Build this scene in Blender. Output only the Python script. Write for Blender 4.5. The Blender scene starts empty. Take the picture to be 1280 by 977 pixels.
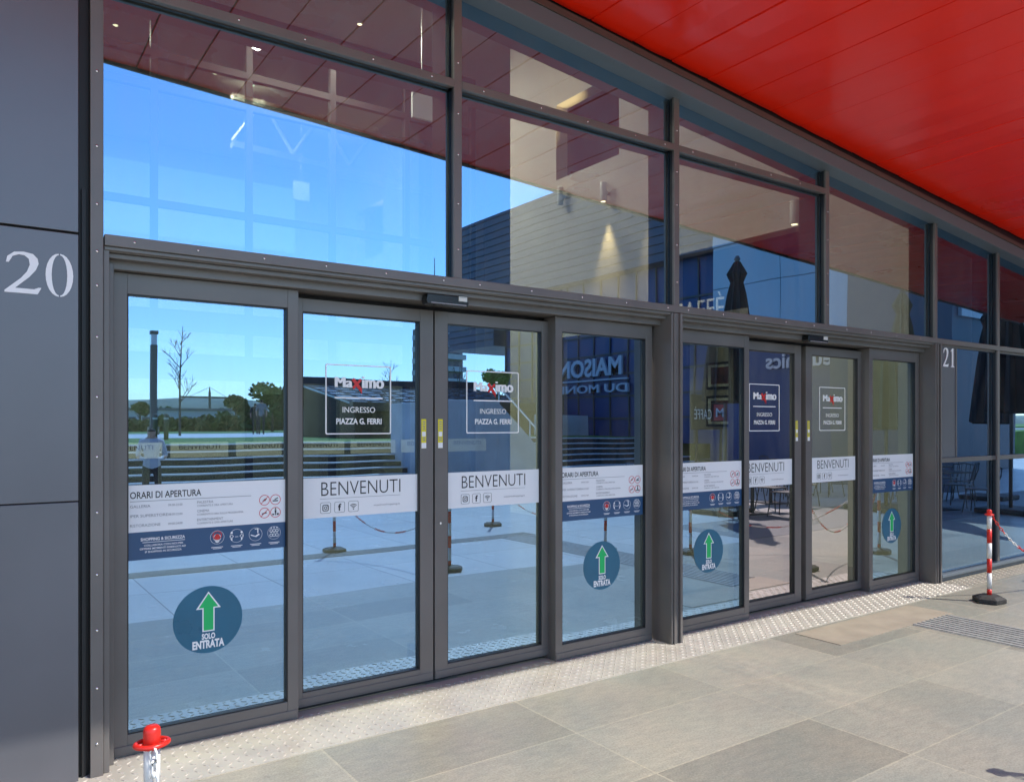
import bpy, bmesh, math, random
from mathutils import Vector, Matrix
R = math.radians
random.seed(7)
sc = bpy.context.scene
COL = sc.collection

# ------------------------------------------------------------------ camera
cam_d = bpy.data.cameras.new('camera')
cam = bpy.data.objects.new('camera', cam_d); COL.objects.link(cam)
F = 975.4; CX = 640.0; CY = 530.5; TH = R(34.96); CAMY = -4.10; CAMH = 1.65
cam.location = (0, CAMY, CAMH)
cam.rotation_euler = (R(90), 0, -TH)
cam_d.sensor_width = 36; cam_d.lens = F/1280*36
cam_d.shift_y = (CY-488.5)/1280
cam_d.clip_start = 0.05; cam_d.clip_end = 4000
sc.camera = cam
# ------------------------------------------------------------------ sky, sun, exposure
SUNV = Vector((0.53, -0.656, 1.0)).normalized()        # towards the sun
elev = math.asin(SUNV.z); azim = math.atan2(SUNV.x, SUNV.y)
W = bpy.data.worlds.new('World'); sc.world = W; W.use_nodes = True
nt = W.node_tree; nt.nodes.clear()
sky = nt.nodes.new('ShaderNodeTexSky'); sky.sky_type = 'NISHITA'; sky.sun_disc = False
sky.sun_elevation = elev; sky.sun_rotation = azim; sky.air_density = 1.0; sky.dust_density = 0.1; sky.ozone_density = 3.0
bg = nt.nodes.new('ShaderNodeBackground'); bg.inputs['Strength'].default_value = 0.15
wo = nt.nodes.new('ShaderNodeOutputWorld')
nt.links.new(sky.outputs[0], bg.inputs[0]); nt.links.new(bg.outputs[0], wo.inputs[0])
sun_d = bpy.data.lights.new('sun', 'SUN'); sun_d.energy = 2.7; sun_d.angle = R(0.5); sun_d.color = (1, .955, .88)
sun = bpy.data.objects.new('sun', sun_d); COL.objects.link(sun)
sun.rotation_euler = (-SUNV).to_track_quat('-Z', 'Y').to_euler()
sun.location = (20, -25, 40)
sc.view_settings.view_transform = 'Standard'; sc.view_settings.look = 'None'
sc.view_settings.exposure = 0.92; sc.view_settings.gamma = 1
sc.view_settings.use_curve_mapping = False
sc.cycles.use_denoising = True
sc.cycles.max_bounces = 10; sc.cycles.transparent_max_bounces = 16
sc.cycles.glossy_bounces = 6; sc.cycles.diffuse_bounces = 4
sc.cycles.caustics_reflective = False; sc.cycles.caustics_refractive = False
sc.cycles.sample_clamp_indirect = 6

# ------------------------------------------------------------------ materials
def mat(name, col, rough=.5, metal=0., spec=.5, coat=0., noise=None, bump=None, emit=None):
    m = bpy.data.materials.new(name); m.use_nodes = True
    n = m.node_tree.nodes; l = m.node_tree.links; b = n['Principled BSDF']
    b.inputs['Base Color'].default_value = (*col, 1); b.inputs['Roughness'].default_value = rough
    b.inputs['Metallic'].default_value = metal; b.inputs['Specular IOR Level'].default_value = spec
    b.inputs['Coat Weight'].default_value = coat
    if noise or bump:
        tc = n.new('ShaderNodeTexCoord'); tx = n.new('ShaderNodeTexNoise')
        s = noise or bump
        tx.inputs['Scale'].default_value = s[0]; tx.inputs['Detail'].default_value = 6
        l.new(tc.outputs['Object'], tx.inputs['Vector'])
        if noise:
            rp = n.new('ShaderNodeValToRGB'); a = noise[1]
            rp.color_ramp.elements[0].position = .3; rp.color_ramp.elements[1].position = .7
            rp.color_ramp.elements[0].color = (*[c*(1-a) for c in col], 1)
            rp.color_ramp.elements[1].color = (*[min(1, c*(1+a)) for c in col], 1)
            l.new(tx.outputs[0], rp.inputs[0]); l.new(rp.outputs[0], b.inputs['Base Color'])
            mr = n.new('ShaderNodeMapRange'); mr.inputs[3].default_value = max(.02, rough-.08); mr.inputs[4].default_value = min(1, rough+.08)
            l.new(tx.outputs[0], mr.inputs[0]); l.new(mr.outputs[0], b.inputs['Roughness'])
        if bump:
            t2 = n.new('ShaderNodeTexNoise'); t2.inputs['Scale'].default_value = bump[0]; t2.inputs['Detail'].default_value = 5
            l.new(tc.outputs['Object'], t2.inputs['Vector'])
            bp = n.new('ShaderNodeBump'); bp.inputs['Strength'].default_value = bump[1]; bp.inputs['Distance'].default_value = .01
            l.new(t2.outputs[0], bp.inputs['Height']); l.new(bp.outputs[0], b.inputs['Normal'])
    if emit:
        b.inputs['Emission Color'].default_value = (*emit[0], 1); b.inputs['Emission Strength'].default_value = emit[1]
    return m

def glass_mat(name, rtint, ttint, ior, floor_=.0, wave=.04):
    m = bpy.data.materials.new(name); m.use_nodes = True
    n = m.node_tree.nodes; l = m.node_tree.links; n.clear()
    o = n.new('ShaderNodeOutputMaterial'); mx = n.new('ShaderNodeMixShader')
    t = n.new('ShaderNodeBsdfTransparent'); t.inputs[0].default_value = (*ttint, 1)
    g = n.new('ShaderNodeBsdfGlossy'); g.inputs['Color'].default_value = (*rtint, 1); g.inputs['Roughness'].default_value = 0.0
    fr = n.new('ShaderNodeFresnel'); fr.inputs['IOR'].default_value = ior
    mr = n.new('ShaderNodeMapRange'); mr.inputs[3].default_value = floor_; mr.inputs[4].default_value = 1.0
    geo = n.new('ShaderNodeNewGeometry')
    tx = n.new('ShaderNodeTexNoise'); tx.inputs['Scale'].default_value = .9; tx.inputs['Detail'].default_value = 1
    l.new(geo.outputs['Position'], tx.inputs['Vector'])
    bp = n.new('ShaderNodeBump'); bp.inputs['Strength'].default_value = wave; bp.inputs['Distance'].default_value = .05
    l.new(tx.outputs[0], bp.inputs['Height']); l.new(bp.outputs[0], g.inputs['Normal'])
    l.new(fr.outputs[0], mr.inputs[0]); l.new(mr.outputs[0], mx.inputs[0])
    l.new(t.outputs[0], mx.inputs[1]); l.new(g.outputs[0], mx.inputs[2])
    if wave > .03 and name != 'clear_back':       # thin uneven dust on the outer face
        df = n.new('ShaderNodeBsdfDiffuse'); df.inputs[0].default_value = (.55, .54, .5, 1)
        d1 = n.new('ShaderNodeTexNoise'); d1.inputs['Scale'].default_value = 2.2; d1.inputs['Detail'].default_value = 8; d1.inputs['Roughness'].default_value = .7
        q = n.new('ShaderNodeMapping'); q.inputs['Scale'].default_value = (3.0, 1, .8)
        l.new(geo.outputs['Position'], q.inputs[0]); l.new(q.outputs[0], d1.inputs['Vector'])
        r1 = n.new('ShaderNodeMapRange'); r1.inputs[1].default_value = .42; r1.inputs[2].default_value = .75; r1.inputs[3].default_value = .004; r1.inputs[4].default_value = .07
        l.new(d1.outputs[0], r1.inputs[0]); m2 = n.new('ShaderNodeMixShader')
        l.new(r1.outputs[0], m2.inputs[0]); l.new(mx.outputs[0], m2.inputs[1]); l.new(df.outputs[0], m2.inputs[2]); l.new(m2.outputs[0], o.inputs[0])
    else:
        l.new(mx.outputs[0], o.inputs[0])
    return m

def paving_mat(name, base, x0, y0, w, h, mortar, var, mcol, grain=1.0):
    m = bpy.data.materials.new(name); m.use_nodes = True
    n = m.node_tree.nodes; l = m.node_tree.links; b = n['Principled BSDF']
    geo = n.new('ShaderNodeNewGeometry')
    mp = n.new('ShaderNodeMapping'); mp.inputs['Location'].default_value = (-x0, -y0, 0)
    l.new(geo.outputs['Position'], mp.inputs[0])
    br = n.new('ShaderNodeTexBrick'); br.offset = 0.0; br.squash = 1
    br.inputs['Scale'].default_value = 1; br.inputs['Brick Width'].default_value = w; br.inputs['Row Height'].default_value = h
    br.inputs['Mortar Size'].default_value = mortar; br.inputs['Mortar Smooth'].default_value = .1
    br.inputs['Bias'].default_value = 0
    br.inputs['Color1'].default_value = (*[c*(1-var) for c in base], 1)
    br.inputs['Color2'].default_value = (*[min(1, c*(1+var)) for c in base], 1)
    br.inputs['Mortar'].default_value = (*mcol, 1)
    l.new(mp.outputs[0], br.inputs['Vector'])
    # stone: broad warm/cool clouds, veins, fine grain
    def noise(sc_, det, ro=.6, stretch=None):
        t = n.new('ShaderNodeTexNoise'); t.inputs['Scale'].default_value = sc_; t.inputs['Detail'].default_value = det; t.inputs['Roughness'].default_value = ro
        if stretch:
            q = n.new('ShaderNodeMapping'); q.inputs['Scale'].default_value = stretch; q.inputs['Rotation'].default_value = (0, 0, R(25))
            l.new(geo.outputs['Position'], q.inputs[0]); l.new(q.outputs[0], t.inputs['Vector'])
        else: l.new(geo.outputs['Position'], t.inputs['Vector'])
        return t
    def mixc(a, bcol, fac, mode='MULTIPLY'):
        x = n.new('ShaderNodeMix'); x.data_type = 'RGBA'; x.blend_type = mode
        x.inputs[0].default_value = fac
        l.new(a, x.inputs[6]); l.new(bcol, x.inputs[7]); return x.outputs[2]
    def ramp(t, p0, c0, p1, c1):
        r = n.new('ShaderNodeValToRGB'); e = r.color_ramp.elements
        e[0].position = p0; e[0].color = (*c0, 1); e[1].position = p1; e[1].color = (*c1, 1)
        l.new(t.outputs[0], r.inputs[0]); return r.outputs[0]
    c = br.outputs['Color']
    c = mixc(c, ramp(noise(1.3, 4), .35, (.84, .87, .84), .65, (1.06, 1.0, .91)), .8*grain)
    c = mixc(c, ramp(noise(9, 8, .7, (1, 3, 1)), .38, (.76, .77, .77), .62, (1.10, 1.08, 1.04)), .55*grain)
    c = mixc(c, ramp(noise(90, 5, .75), .35, (.62, .62, .60), .66, (1.16, 1.16, 1.15)), .75*grain)
    c = mixc(c, ramp(noise(17, 2, .5), .70, (1, 1, 1), .74, (.80, .79, .77)), .7*grain)
    c = mixc(c, ramp(noise(.45, 5, .65), .40, (.90, .90, .91), .60, (1.04, 1.04, 1.03)), .8)
    l.new(c, b.inputs['Base Color'])
    b.inputs['Roughness'].default_value = .42; b.inputs['Specular IOR Level'].default_value = .5
    bp = n.new('ShaderNodeBump'); bp.inputs['Strength'].default_value = .25; bp.inputs['Distance'].default_value = .004
    ad = n.new('ShaderNodeMath'); ad.operation = 'SUBTRACT'
    l.new(noise(70, 8, .75).outputs[0], ad.inputs[0]); l.new(br.outputs['Fac'], ad.inputs[1])
    l.new(ad.outputs[0], bp.inputs['Height']); l.new(bp.outputs[0], b.inputs['Normal'])
    return m

M = {}
M['frame'] = mat('anodised_frame', (.165, .152, .143), .42, .25, noise=(2.2, .12))
M['frame_dark'] = mat('dark_gasket', (.012, .012, .013), .5)
M['inner'] = mat('inner_frame', (.018, .016, .016), .6, spec=.2)
M['beam'] = mat('beam_paint', (.135, .165, .19), .5, .1)
M['beam_trim'] = mat('beam_trim_paint', (.10, .07, .06), .5)
M['panel'] = mat('wall_panel_paint', (.16, .163, .18), .37, .45, noise=(1.2, .09))
M['steel'] = mat('screw_steel', (.75, .75, .75), .25, 1)
M['white'] = mat('white_vinyl', (.86, .87, .88), .35)
M['ink'] = mat('black_ink', (.02, .02, .022), .5)
M['grey_ink'] = mat('grey_ink', (.30, .30, .32), .5)
M['navy'] = mat('navy_vinyl', (.028, .085, .19), .35)
M['teal'] = mat('teal_vinyl', (.018, .14, .235), .3, noise=(6, .08))
M['green'] = mat('green_vinyl', (.01, .52, .14), .4)
M['red_ink'] = mat('red_ink', (.65, .03, .03), .4)
M['white_ink'] = mat('white_ink', (.93, .93, .93), .4)
M['yellow'] = mat('yellow_label', (.75, .65, .03), .4)
M['black_plastic'] = mat('black_plastic', (.012, .012, .012), .25)
M['lens'] = mat('sensor_window', (.7, .69, .64), .3)
M['red'] = mat('red_plastic', (.68, .025, .015), .35, noise=(9, .08))
M['post_white'] = mat('white_plastic', (.78, .77, .74), .4, noise=(12, .04))
M['rubber'] = mat('black_rubber', (.035, .033, .031), .7, noise=(30, .25), bump=(80, .3))
M['plate'] = mat('chequer_plate_metal', (.52, .485, .42), .45, .2, noise=(4, .10))
M['soffit'] = mat('red_soffit_panel', (.95, .022, .005), .29, 0, .5, coat=.08, noise=(.8, .05))
M['fascia'] = mat('canopy_fascia', (.05, .05, .055), .5)
M['plaster'] = mat('cream_plaster', (.56, .525, .48), .8, noise=(2, .03))
M['ceiling'] = mat('lobby_ceiling', (.55, .545, .53), .8)
M['intfloor'] = mat('lobby_floor', (.10, .10, .10), .25, noise=(2, .1))
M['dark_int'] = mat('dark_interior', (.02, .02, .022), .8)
M['lamp'] = mat('lamp_glow', (.9, .85, .7), .5, emit=((1, .85, .6), 3.5))
M['lampwhite'] = mat('lamp_body', (.75, .75, .73), .4)
M['cladding'] = mat('blue_grey_cladding', (.055, .075, .115), .5, .2)
M['pale'] = mat('pale_panel', (.50, .54, .60), .55, noise=(.4, .05))
M['shopglass'] = mat('blue_shop_glass', (.035, .06, .17), .3, 0, .3)
M['conc'] = mat('concrete', (.52, .53, .54), .8, noise=(1.5, .14), bump=(20, .2))
M['step_dark'] = mat('shade_dark_stone', (.028, .027, .026), .85, noise=(3, .2))  # riser shade put into a near-black stone colour; pavilion wall shares it
M['step_white'] = mat('step_nosing', (.66, .65, .62), .6, noise=(3, .1))
M['path'] = mat('terrace_paving', (.62, .61, .58), .7, noise=(.6, .05))
M['grass'] = mat('grass_green', (.10, .20, .025), .9, noise=(2.5, .35), bump=(25, .8))
M['hedge'] = mat('leaf_green', (.07, .12, .025), .8, noise=(3, .3))
M['leaf'] = mat('tree_leaf', (.17, .30, .03), .7, noise=(4, .3))
M['bark'] = mat('bark', (.09, .07, .055), .9, noise=(8, .3))
M['hill'] = mat('hazy_hill_scrub', (.20, .24, .18), 1, noise=(.02, .35))  # haze of distance put into a lighter scrub colour
M['roofglass'] = mat('skylight_glass', (.45, .58, .68), .2)
M['tower'] = mat('tower_concrete', (.20, .20, .22), .8)
M['tower_glass'] = mat('tower_glass', (.04, .06, .1), .2)
M['parasol_black'] = mat('black_canvas', (.016, .016, .018), .9, noise=(10, .2))
M['parasol_olive'] = mat('olive_canvas', (.09, .10, .055), .9, noise=(10, .12))
M['pole_wood'] = mat('pole_metal', (.15, .14, .13), .4, .5)
M['crane'] = mat('crane_paint', (.16, .13, .10), .6)
M['pylon'] = mat('pylon_steel', (.20, .17, .12), .5, .3)
M['skin'] = mat('skin', (.45, .27, .19), .6)
M['shirt'] = mat('white_shirt', (.50, .52, .57), .85, noise=(8, .05))
M['greyshirt'] = mat('grey_shirt', (.20, .21, .23), .85)
M['trousers'] = mat('dark_trousers', (.02, .02, .025), .85)
M['hair'] = mat('dark_hair', (.02, .014, .01), .8)
M['chair'] = mat('chair_steel', (.035, .035, .04), .4, .3)
M['chairseat'] = mat('chair_weave', (.14, .13, .12), .7)
M['table'] = mat('table_top_dark', (.05, .045, .04), .4)
M['brown_slab'] = mat('brown_slab', (.33, .285, .22), .65, noise=(5, .12), bump=(60, .2))
M['tactile'] = mat('tactile_stone', (.30, .30, .285), .6, noise=(14, .15), bump=(60, .2))
M['shadowpave'] = mat('shadow_paving', (.16, .16, .155), .6, noise=(2, .12), bump=(40, .2))  # darker paving colour that carries a painted shadow
M['picture'] = mat('picture_print', (.16, .05, .04), .5, noise=(7, .7))
M['glass'] = glass_mat('coated_glass', (.35, .62, 1.0), (.50, .60, .42), 3.0, .42)
M['glass_up'] = glass_mat('coated_upper_glass', (.32, .64, 1.0), (.58, .63, .56), 3.1, .42)
M['glass_side'] = glass_mat('coated_side_glass', (.46, .70, 1.0), (.4, .45, .4), 3.2, .62)
M['glass_neutral'] = glass_mat('neutral_glass', (.98, .90, .98), (.45, .55, .38), 3.0, .45)
M['glass_clear'] = glass_mat('clear_back', (1, 1, 1), (.97, .98, .97), 1.02, .0, 0)
M['glass_in'] = glass_mat('inner_glass', (.8, .95, 1.0), (.80, .86, .82), 1.7, .13, .005)
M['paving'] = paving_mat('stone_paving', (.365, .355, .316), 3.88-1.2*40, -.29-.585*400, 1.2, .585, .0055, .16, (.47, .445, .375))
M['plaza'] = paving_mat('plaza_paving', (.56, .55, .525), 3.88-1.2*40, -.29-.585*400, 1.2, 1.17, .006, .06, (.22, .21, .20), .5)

# ------------------------------------------------------------------ mesh building
class MB:
    def __init__(s): s.bm = bmesh.new(); s.mi = 0
    def _f(s, vs):
        try: f = s.bm.faces.new(vs); f.material_index = s.mi; return f
        except ValueError: return None
    def box(s, x0, x1, y0, y1, z0, z1):
        v = [s.bm.verts.new(p) for p in ((x0,y0,z0),(x1,y0,z0),(x1,y1,z0),(x0,y1,z0),(x0,y0,z1),(x1,y0,z1),(x1,y1,z1),(x0,y1,z1))]
        for q in ((0,3,2,1),(4,5,6,7),(0,1,5,4),(1,2,6,5),(2,3,7,6),(3,0,4,7)): s._f([v[i] for i in q])
        return s
    def hexa(s, pts):     # 8 points ordered like box
        v = [s.bm.verts.new(p) for p in pts]
        for q in ((0,3,2,1),(4,5,6,7),(0,1,5,4),(1,2,6,5),(2,3,7,6),(3,0,4,7)): s._f([v[i] for i in q])
        return s
    def quad(s, *pts): s._f([s.bm.verts.new(p) for p in pts]); return s
    def prism(s, poly, y0, y1):   # polygon in XZ (any winding), extruded y0..y1
        a = [s.bm.verts.new((x, y0, z)) for x, z in poly]; b = [s.bm.verts.new((x, y1, z)) for x, z in poly]
        s._f(a); s._f(b[::-1]); n = len(poly)
        for i in range(n): s._f([a[i], b[i], b[(i+1)%n], a[(i+1)%n]])
        return s
    def strip(s, outer, inner, y0, y1):   # ring between two loops of equal length in XZ
        n = len(outer)
        A=[s.bm.verts.new((x,y0,z)) for x,z in outer]; B=[s.bm.verts.new((x,y0,z)) for x,z in inner]
        C=[s.bm.verts.new((x,y1,z)) for x,z in outer]; D_=[s.bm.verts.new((x,y1,z)) for x,z in inner]
        for i in range(n):
            j=(i+1)%n
            s._f([A[i],A[j],B[j],B[i]]); s._f([C[i],D_[i],D_[j],C[j]]); s._f([A[i],C[i],C[j],A[j]]); s._f([B[i],B[j],D_[j],D_[i]])
        return s
    def tube(s, pts, r, n=8, cap=True):
        pts = [Vector(p) for p in pts]; rings = []
        rr = r if hasattr(r, '__len__') else [r]*len(pts)
        for i, p in enumerate(pts):
            d = (pts[min(i+1, len(pts)-1)]-pts[max(i-1, 0)]).normalized()
            u = d.cross(Vector((0,0,1)) if abs(d.z) < .95 else Vector((1,0,0))).normalized(); w = d.cross(u)
            rings.append([s.bm.verts.new(p+(u*math.cos(2*math.pi*k/n)+w*math.sin(2*math.pi*k/n))*rr[i]) for k in range(n)])
        for a, b in zip(rings, rings[1:]):
            for k in range(n): s._f([a[k], a[(k+1)%n], b[(k+1)%n], b[k]])
        if cap: s._f(rings[0][::-1]); s._f(rings[-1])
        return s
    def lathe(s, prof, n=24, c=(0,0,0), star=None):
        rings = []
        for r, z in prof:
            ring=[]
            for k in range(n):
                a = 2*math.pi*k/n; q = r*(1+(star*(1 if k%2 else -1) if star else 0))
                ring.append(s.bm.verts.new((c[0]+q*math.cos(a), c[1]+q*math.sin(a), c[2]+z)))
            rings.append(ring)
        for a, b in zip(rings, rings[1:]):
            for k in range(n): s._f([a[k], a[(k+1)%n], b[(k+1)%n], b[k]])
        s._f(rings[0][::-1]); s._f(rings[-1])
        return s
    def done(s, name, mats, parent=None, smooth=False, bevel=0, norm=True):
        if norm: bmesh.ops.recalc_face_normals(s.bm, faces=s.bm.faces[:])
        me = bpy.data.meshes.new(name); s.bm.to_mesh(me); s.bm.free()
        for m in (mats if isinstance(mats, (list, tuple)) else [mats]): me.materials.append(m)
        if smooth:
            for p in me.polygons: p.use_smooth = True
        o = bpy.data.objects.new(name, me); COL.objects.link(o)
        if parent: o.parent = parent
        if bevel:
            b = o.modifiers.new('bevel', 'BEVEL'); b.width = bevel; b.segments = 2; b.limit_method = 'ANGLE'
        return o
def tag(o, label, cat, group=None):
    o['label'] = label; o['category'] = cat
    if group: o['group'] = group
    return o
def struct(o, kind='structure'): o['kind'] = kind; return o
def thing(name, label, cat, loc=(0,0,0), rz=0, group=None):
    o = bpy.data.objects.new(name, None); COL.objects.link(o); o.location = loc; o.rotation_euler = (0,0,rz)
    o.empty_display_size = .2
    return tag(o, label, cat, group)
def copy_tree(o, parent=None):
    c = o.copy(); COL.objects.link(c); c.parent = parent
    for ch in list(o.children): copy_tree(ch, c)
    return c
def copy_thing(o, loc, rz, label):
    c = copy_tree(o); c.location = loc; c.rotation_euler = (0,0,rz); c['label'] = label; return c

def circ(cx, cz, r, n=32, sx=1): return [(cx+r*sx*math.cos(2*math.pi*k/n), cz+r*math.sin(2*math.pi*k/n)) for k in range(n)]
def rrect(x0, x1, z0, z1, r, n=5):
    P=[]
    for cx, cz, a in ((x1-r,z1-r,0),(x0+r,z1-r,90),(x0+r,z0+r,180),(x1-r,z0+r,270)):
        for k in range(n+1):
            t=R(a+90*k/n); P.append((cx+r*math.cos(t), cz+r*math.sin(t)))
    return P
def text_polys(body, bold=0.0, extrude=.001, spacing=1.0):
    cu = bpy.data.curves.new('lettering', 'FONT'); cu.body = body; cu.size = 1; cu.offset = bold; cu.extrude = 0
    cu.resolution_u = 3; cu.space_character = spacing
    o = bpy.data.objects.new('lettering', cu); COL.objects.link(o)
    dg = bpy.context.evaluated_depsgraph_get(); dg.update()
    me = bpy.data.meshes.new_from_object(o.evaluated_get(dg))
    vs = [(v.co.x, v.co.y) for v in me.vertices]; fs = [list(p.vertices) for p in me.polygons]
    bpy.data.objects.remove(o); bpy.data.curves.remove(cu); bpy.data.meshes.remove(me)
    return vs, fs
def put_text(mb, body, x0, x1, z0, z1, fn, bold=0.0, spacing=1.0, thick=None):
    """letters fitted to the box x0..x1, z0..z1; fn(x, z) -> 3D point"""
    vs, fs = text_polys(body, bold, spacing=spacing)
    if not vs: return
    ax=min(v[0] for v in vs); bx=max(v[0] for v in vs); az=min(v[1] for v in vs); bz=max(v[1] for v in vs)
    f2 = lambda v: (x0+(v[0]-ax)/(bx-ax)*(x1-x0), z0+(v[1]-az)/(bz-az)*(z1-z0))
    V=[mb.bm.verts.new(fn(*f2(v))) for v in vs]
    if thick is not None: T=[mb.bm.verts.new(Vector(fn(*f2(v)))+Vector(thick)) for v in vs]
    from collections import Counter
    ec = Counter()
    for f in fs:
        mb._f([V[i] for i in f])
        for i in range(len(f)): ec[frozenset((f[i], f[(i+1)%len(f)]))] += 1
    if thick is not None:
        for f in fs: mb._f([T[i] for i in f][::-1])
        for e, c in ec.items():
            if c == 1:
                a, b = tuple(e); mb._f([V[a], V[b], T[b], T[a]])
def at_plane(y): return lambda x, z: (x, y, z)

# pixel of the photograph -> point at perpendicular distance d (from the camera) towards the facade normal
def ray(u, v):
    a=(u-CX)/F; b=(CY-v)/F
    return (math.sin(TH)+a*math.cos(TH), math.cos(TH)-a*math.sin(TH), b)
YG = .20
def mir(u, v, d):       # reflected feature at mirrored distance d from the camera plane: real place
    r=ray(u,v); t=d/r[1]
    return Vector((t*r[0], 2*YG-(CAMY+d), CAMH+t*r[2]))

# ================================================================== GROUND
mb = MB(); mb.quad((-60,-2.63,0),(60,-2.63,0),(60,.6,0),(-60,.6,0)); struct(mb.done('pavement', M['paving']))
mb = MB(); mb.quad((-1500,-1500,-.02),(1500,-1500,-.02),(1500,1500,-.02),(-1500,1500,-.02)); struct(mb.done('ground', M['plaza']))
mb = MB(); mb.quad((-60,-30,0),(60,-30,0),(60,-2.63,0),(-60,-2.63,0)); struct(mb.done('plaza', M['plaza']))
# brown replacement slab
mb = MB(); mb.box(5.36,7.06,-.725,-.335,-.02,.004); tag(mb.done('paving_slab', M['brown_slab']), 'single brownish stone slab set in the paving by the metal threshold', 'paving slab')
# ribbed tactile strip: from near the doors out over the plaza and round a corner
mb = MB()
def ribs_x(x0, x1, y0, y1, n):
    mb.box(x0,x1,y0,y1,-.02,.003)
    for k in range(n):
        a=x0+(x1-x0)*(k+.25)/n; mb.box(a, a+(x1-x0)*.5/n, y0, y1, .0031, .009)
def ribs_y(x0, x1, y0, y1, n):
    mb.box(x0,x1,y0,y1,-.02,.003)
    for k in range(n):
        a=y0+(y1-y0)*(k+.25)/n; mb.box(x0, x1, a, a+(y1-y0)*.5/n, .0031, .009)
ribs_x(6.38,6.98,-4.70,-.72,9); ribs_y(-20,6.98,-5.02,-4.7,5)
tag(mb.done('tactile_strip', M['tactile']), 'grey ribbed tactile guidance strip beside the brown slab', 'tactile strip')
mb = MB(); mb.box(9.2,24,-4.4,-2.55,-.02,.003); struct(mb.done('shadow_band', M['shadowpave']))  # slanted shadow on the plaza, painted as a darker strip

# chequer plate threshold
mb = MB(); mb.box(-1.5, 8.35, -.29, .27, -.02, .005)
p=.05; i=0
x=-1.47+.02
def loz(cx, cy, ang, L=.0205, Wd=.0065, h=.0035):
    c, s_ = math.cos(ang), math.sin(ang)
    P=[(cx+c*L, cy+s_*L), (cx-s_*Wd, cy+c*Wd), (cx-c*L, cy-s_*L), (cx+s_*Wd, cy-c*Wd)]
    Q=[(cx+c*L*.62, cy+s_*L*.62), (cx-s_*Wd*.5, cy+c*Wd*.5), (cx-c*L*.62, cy-s_*L*.62), (cx+s_*Wd*.5, cy-c*Wd*.5)]
    a=[mb.bm.verts.new((*q, .0051)) for q in P]; b=[mb.bm.verts.new((*q, .005+h)) for q in Q]
    mb._f(b)
    for k in range(4): mb._f([a[k], a[(k+1)%4], b[(k+1)%4], b[k]])
nx=int((8.35-.0)/p)+4; ny=int(.54/p)
for ix in range(nx):
    for iy in range(ny):
        cx=-.15+ix*p; cy=-.265+iy*p
        if cx>8.33: continue
        loz(cx, cy, R(45) if (ix+iy)%2 else R(135))
tag(mb.done('threshold_plate', M['plate'], norm=False), 'pale metal chequer plate threshold running along the foot of the glass doors', 'threshold')
mb = MB(); mb.box(8.36, 24, -.25, .02, -.02, .006)
for ix in range(90):
    for iy in range(5):
        loz(8.39+ix*p, -.225+iy*p, R(45) if (ix+iy)%2 else R(135))
tag(mb.done('threshold_plate', mat('worn_plate', (.36,.33,.27), .55, .3, noise=(5,.15)), norm=False), 'worn brownish chequer plate strip under the window numbered 21', 'threshold')

# ================================================================== FACADE
HEADZ = lambda x: 4.277-.0965*(x-2.565)
bld = thing('mall_building', 'dark grey framed glass shopfront of the mall with numbers 20 and 21', 'building', (0,0,0))
C1, C2 = 2.44, 6.355
GY = .055          # upper glass plane
MULL = [.50, 2.465, 4.38, 6.31, 8.22, 9.62, 11.0, 12.4, 13.8, 15.2]
SCREWS=[]
def mullion(x, z0, z1, w=.055, deep=.22):
    mb=MB()
    mb.box(x-w/2, x+w/2, 0, .022, z0, z1)                         # pressure cap
    mb.mi=1; mb.box(x-w*.36, x+w*.36, .0222, GY-.001, z0, z1)       # gasket
    mb.mi=0
    mb.mi=2; mb.box(x-w/2, x+w/2, GY+.009, GY+deep, z0, z1)
    o=mb.done('mullion', [M['frame'], M['frame_dark'], M['inner']], bld, bevel=.003); return o
for k, x in enumerate(MULL):
    zt=HEADZ(x)+.02
    if k == 0: mullion(x, 0, 6)
    elif k in (2, 4): mullion(x, 2.545, zt); 
    elif k >= 5: mullion(x, .1, zt)
    else: mullion(x, 2.545, zt)
# door-height posts between the banks (deep, with grooves)
def door_post(x0, x1):
    mb=MB(); mb.box(x0, x1, .0, .3, .006, 2.488)
    mb.box(x0+.018, x0+.03, -.012, -.0005, .006, 2.485); mb.box(x1-.03, x1-.006, -.02, -.0005, .006, 2.485)
    mb.done('door_post', M['frame'], bld, bevel=.003)
door_post(4.325, 4.43); door_post(8.215, 8.31)
# jamb left of bank one
mb=MB(); mb.box(.53,.555,.02,.3,.006,2.488); mb.box(.5555,.585,.10,.3,.006,2.43); mb.done('door_jamb', M['frame'], bld, bevel=.002)
# transom over the doors
mb=MB(); mb.box(.532, 15.5, -.004, .03, 2.492, 2.545); mb.box(.532, 15.5, .0305, .3, 2.47, 2.54); mb.box(.532, 8.2, .012, .0295, 2.474, 2.4915)
mb.done('transom', M['frame'], bld, bevel=.003)
mb=MB(); mb.box(.555, 4.325, .115, .32, 2.405, 2.469); mb.box(.555, 4.325, .055, .114, 2.446, 2.469)
mb.box(4.43, 8.215, .115, .32, 2.405, 2.469); mb.box(4.43, 8.215, .055, .114, 2.446, 2.469)
mb.done('door_header', M['frame'], bld, bevel=.003)
mb=MB(); mb.box(.555, 4.325, .3205, .35, 2.32, 2.469); mb.box(4.43, 8.215, .3205, .35, 2.32, 2.469); mb.done('header_light_block', M['frame_dark'], bld)  # added dark boxes that stop lobby light leaking over the doors
mb=MB(); mb.box(.555,4.325,.312,.35,.0055,.03); mb.box(4.43,8.215,.312,.35,.0055,.03); mb.done('sill_light_block', M['frame_dark'], bld)  # added dark strips that stop lobby light leaking under the doors
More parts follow.
